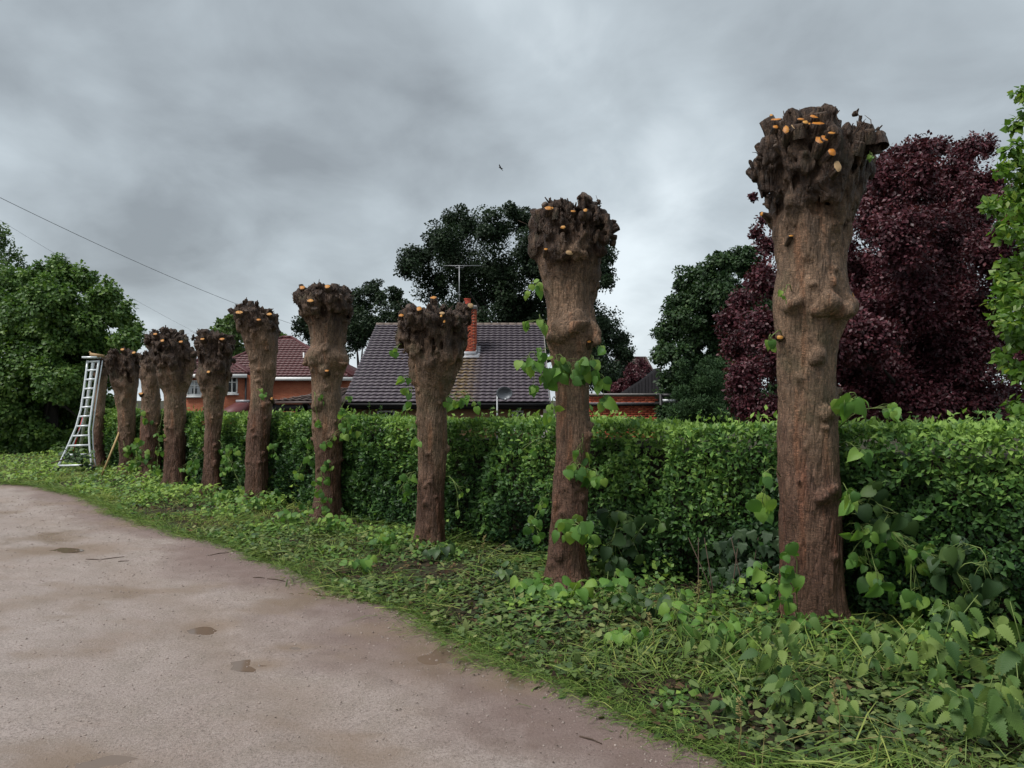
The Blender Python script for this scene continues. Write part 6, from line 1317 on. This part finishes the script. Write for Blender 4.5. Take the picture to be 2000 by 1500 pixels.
# tree of bright leaves at the right border: nearest leaves are parts
rtl = [(1992, 182, 10), (1986, 245, 12), (1984, 300, 26), (1962, 330, 15), (1952, 400, 20), (1930, 402, 8), (1988, 400, 36), (1968, 450, 24), (1992, 560, 40), (1952, 540, 10), (1948, 592, 18), (1962, 622, 26), (1992, 650, 40), (1962, 700, 20), (1988, 732, 22), (2040, 340, 60), (2060, 480, 80), (2050, 620, 70), (2060, 740, 60), (1985, 800, 24), (2020, 220, 24), (1975, 520, 22), (2010, 820, 30), (1970, 840, 14)]
rt_ = tree('bright_leaved_tree', Vector((P(2090, 780, 7.2).x, 7.2, -0.6)), rtl, 7.2, 4800, 0.078, 'right_tree', 'bright yellow-green tree leaning in from the right border above the hedge', T_oval(0.42, 0.05, 0.15), 0.09, 12, depth=1.0, sub=0.40, nsub=14, tone0=0.5, hang=0.3)
P_, Y_, N_, S_, T_, _c = crown([l for l in rtl if l[0] < 2000], 6.8, 300, 0.085, 'right_part', None, depth=0.5, tone0=0.5, nsub=4, hang=0.3)
for j in range(min(300, len(P_))): leaf_obj('privet2', M['right_part'], P_[j], Y_[j], N_[j], float(S_[j]), rt_)
# ---------------------------------------------------------------- ladder
LD = 16.2
lad = empty('tripod_ladder', Vector((P(150, 915, LD).x, LD, 0.06)), 'white aluminium tripod ladder with splayed feet standing at the far end of the hedge', 'ladder')
lean_y = lambda py: LD + 0.55 * (912 - py) / 210.0
lft = [(112, 912), (118, 902), (134, 868), (148, 836), (158, 800), (164, 760), (169, 722), (171, 704)]; rgt = [(181, 914), (178, 900), (175, 870), (174, 840), (179, 800), (186, 750), (191, 718), (193, 704)]
def rail_pts(a): return [P(px, py, lean_y(py)) for px, py in a]
for pts in (rail_pts(lft), rail_pts(rgt)):
    mb = MB(); mb.tube(pts, 0.023, 8); mb.build('rail', M['alu'], lad, True)
for pts in (rail_pts([(x + 6 * (912 - y) / 300 + 4, y) for x, y in lft[1:]]), rail_pts([(x + 3.5, y) for x, y in rgt[:]])):
    mb = MB(); mb.tube([p + Vector((0, 0.07, 0)) for p in pts], 0.013, 7); mb.build('inner_rail', M['alu'], lad, True)
ly, lxx = [p[1] for p in lft][::-1], [p[0] for p in lft][::-1]; ry, rxx = [p[1] for p in rgt][::-1], [p[0] for p in rgt][::-1]
for y in (909, 888, 870, 851, 832, 813, 795, 777, 759, 741, 723, 706):
    xa_, xb_ = np.interp(y, ly, lxx), np.interp(y, ry, rxx); mb = MB(); mb.tube([P(xa_, y + 0.6, lean_y(y)), P(xb_, y - 0.6, lean_y(y))], 0.022, 8); mb.build('rung', M['alu'], lad, True)
mb = MB(); mb.tube([P(182, 708, lean_y(706)), P(170, 790, LD + 1.05), P(156, 882, LD + 1.6)], 0.036, 8); mb.build('tripod_leg', M['alu'], lad, True)
mb = MB(); mb.tube([P(162, 815, LD + 0.85), P(142, 884, LD + 0.9)], 0.016, 6); mb.build('strap', M['red'], lad, True)
a = P(181, 700, lean_y(700)); mb = MB(); mb.box(a + Vector((-0.03, 0, 0.02)), (0.32, 0.20, 0.04)); mb.build('top_plate', M['alu'], lad)
for px, py in ((111, 913), (181, 915)):
    p = P(px, py, LD); mb = MB(); mb.box((p.x, LD, 0.07), (0.09, 0.12, 0.12)); mb.build('foot', M['black'], lad)
cl_ = P(191, 700, LD + 0.75); mb = MB(); mb.box((a.x + 0.10, a.y, a.z + 0.075), (0.26, 0.14, 0.06), Matrix.Rotation(0.15, 3, 'Y')); mb.bar((a.x, a.y, a.z + .08), (a.x - 0.05, a.y - .05, a.z + 0.15), 0.03)
tag(mb.build('wood_offcut', M['pale_cut']), 'pale sawn offcut resting on top of the white ladder', 'offcut')
# bits of cut branch lying over the ladder foot
fb = empty('fallen_branch', P(150, 905, LD - 0.25), 'leafy cut branch lying across the bottom of the white ladder', 'branch')
mb = MB(); mb.tube([P(100, 905, LD - .3), P(140, 893, LD - .25), P(178, 885, LD - .2)], [0.015, 0.012, 0.006], 6); mb.build('branch', M['twig'], fb)
for j in range(60):
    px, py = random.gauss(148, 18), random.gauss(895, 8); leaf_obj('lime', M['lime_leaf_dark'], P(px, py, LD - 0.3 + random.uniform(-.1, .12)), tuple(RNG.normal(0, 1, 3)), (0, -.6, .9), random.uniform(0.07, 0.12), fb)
# wooden pole against the ninth trunk
mb = MB(); g0 = P(196, 923, 14.9); g0.z = 0.0; mb.tube([g0, P(234, 842, 15.28)], 0.021, 8); tag(mb.build('wooden_pole', M['pole']), 'pale wooden pole leaning against the ninth trunk right of the ladder', 'pole')
# ---------------------------------------------------------------- cables and a bird
def cable(p, q, sag, r_, label):
    mb = MB(); pts = [Vector(p).lerp(Vector(q), t) - Vector((0, 0, sag * 4 * t * (1 - t))) for t in np.linspace(0, 1, 28)]; mb.tube(pts, r_, 6); tag(mb.build('overhead_cable', M['cable'], None, True), label, 'cable', 'overhead cables')
cable(P(-260, 255, 15), P(712, 672, 38.5), 0.55, 0.0065, 'thicker overhead cable sloping down to the bungalow roof')
cable(P(-200, 305, 22), P(500, 706, 46), 0.35, 0.004, 'fainter overhead cable sloping down to the red brick house')
BC = P(978, 328, 62); mb = MB()
mb.tube([BC + Vector((-0.17, 0, .06)), BC + Vector((-0.10, 0, .03)), BC, BC + Vector((.12, 0, -.05)), BC + Vector((.20, 0, -.08))], [0.015, 0.04, 0.05, 0.03, 0.01], 8)
bd = empty('bird', BC, 'small dark bird gliding in the grey sky above the oak', 'bird'); mb.build('body', M['bird'], bd, True)
for sgn, tip, el_ in ((-1, Vector((-0.13, -0.30, 0.26)), Vector((-0.09, -0.12, 0.13))), (1, Vector((0.20, 0.34, -0.16)), Vector((0.02, 0.16, -0.01)))):
    w_ = MB(); c0 = BC + Vector((-0.06, 0, 0.03)); c1 = BC + Vector((0.06, 0, -0.02)); e0 = BC + el_ + Vector((-.06, 0, .02)); e1 = BC + el_ + Vector((.09, 0, -.04)); t0 = BC + tip
    top_ = [c0, c1, e1, e0, t0]; bot_ = [p - Vector((0, 0, 0.012)) for p in top_]
    w_.add(top_ + bot_, [(0, 1, 2, 3), (3, 2, 4), (5, 8, 7, 6), (8, 9, 7), (0, 3, 8, 5), (3, 4, 9, 8), (4, 2, 7, 9), (2, 1, 6, 7)]); w_.build('wing', M['bird'], bd)
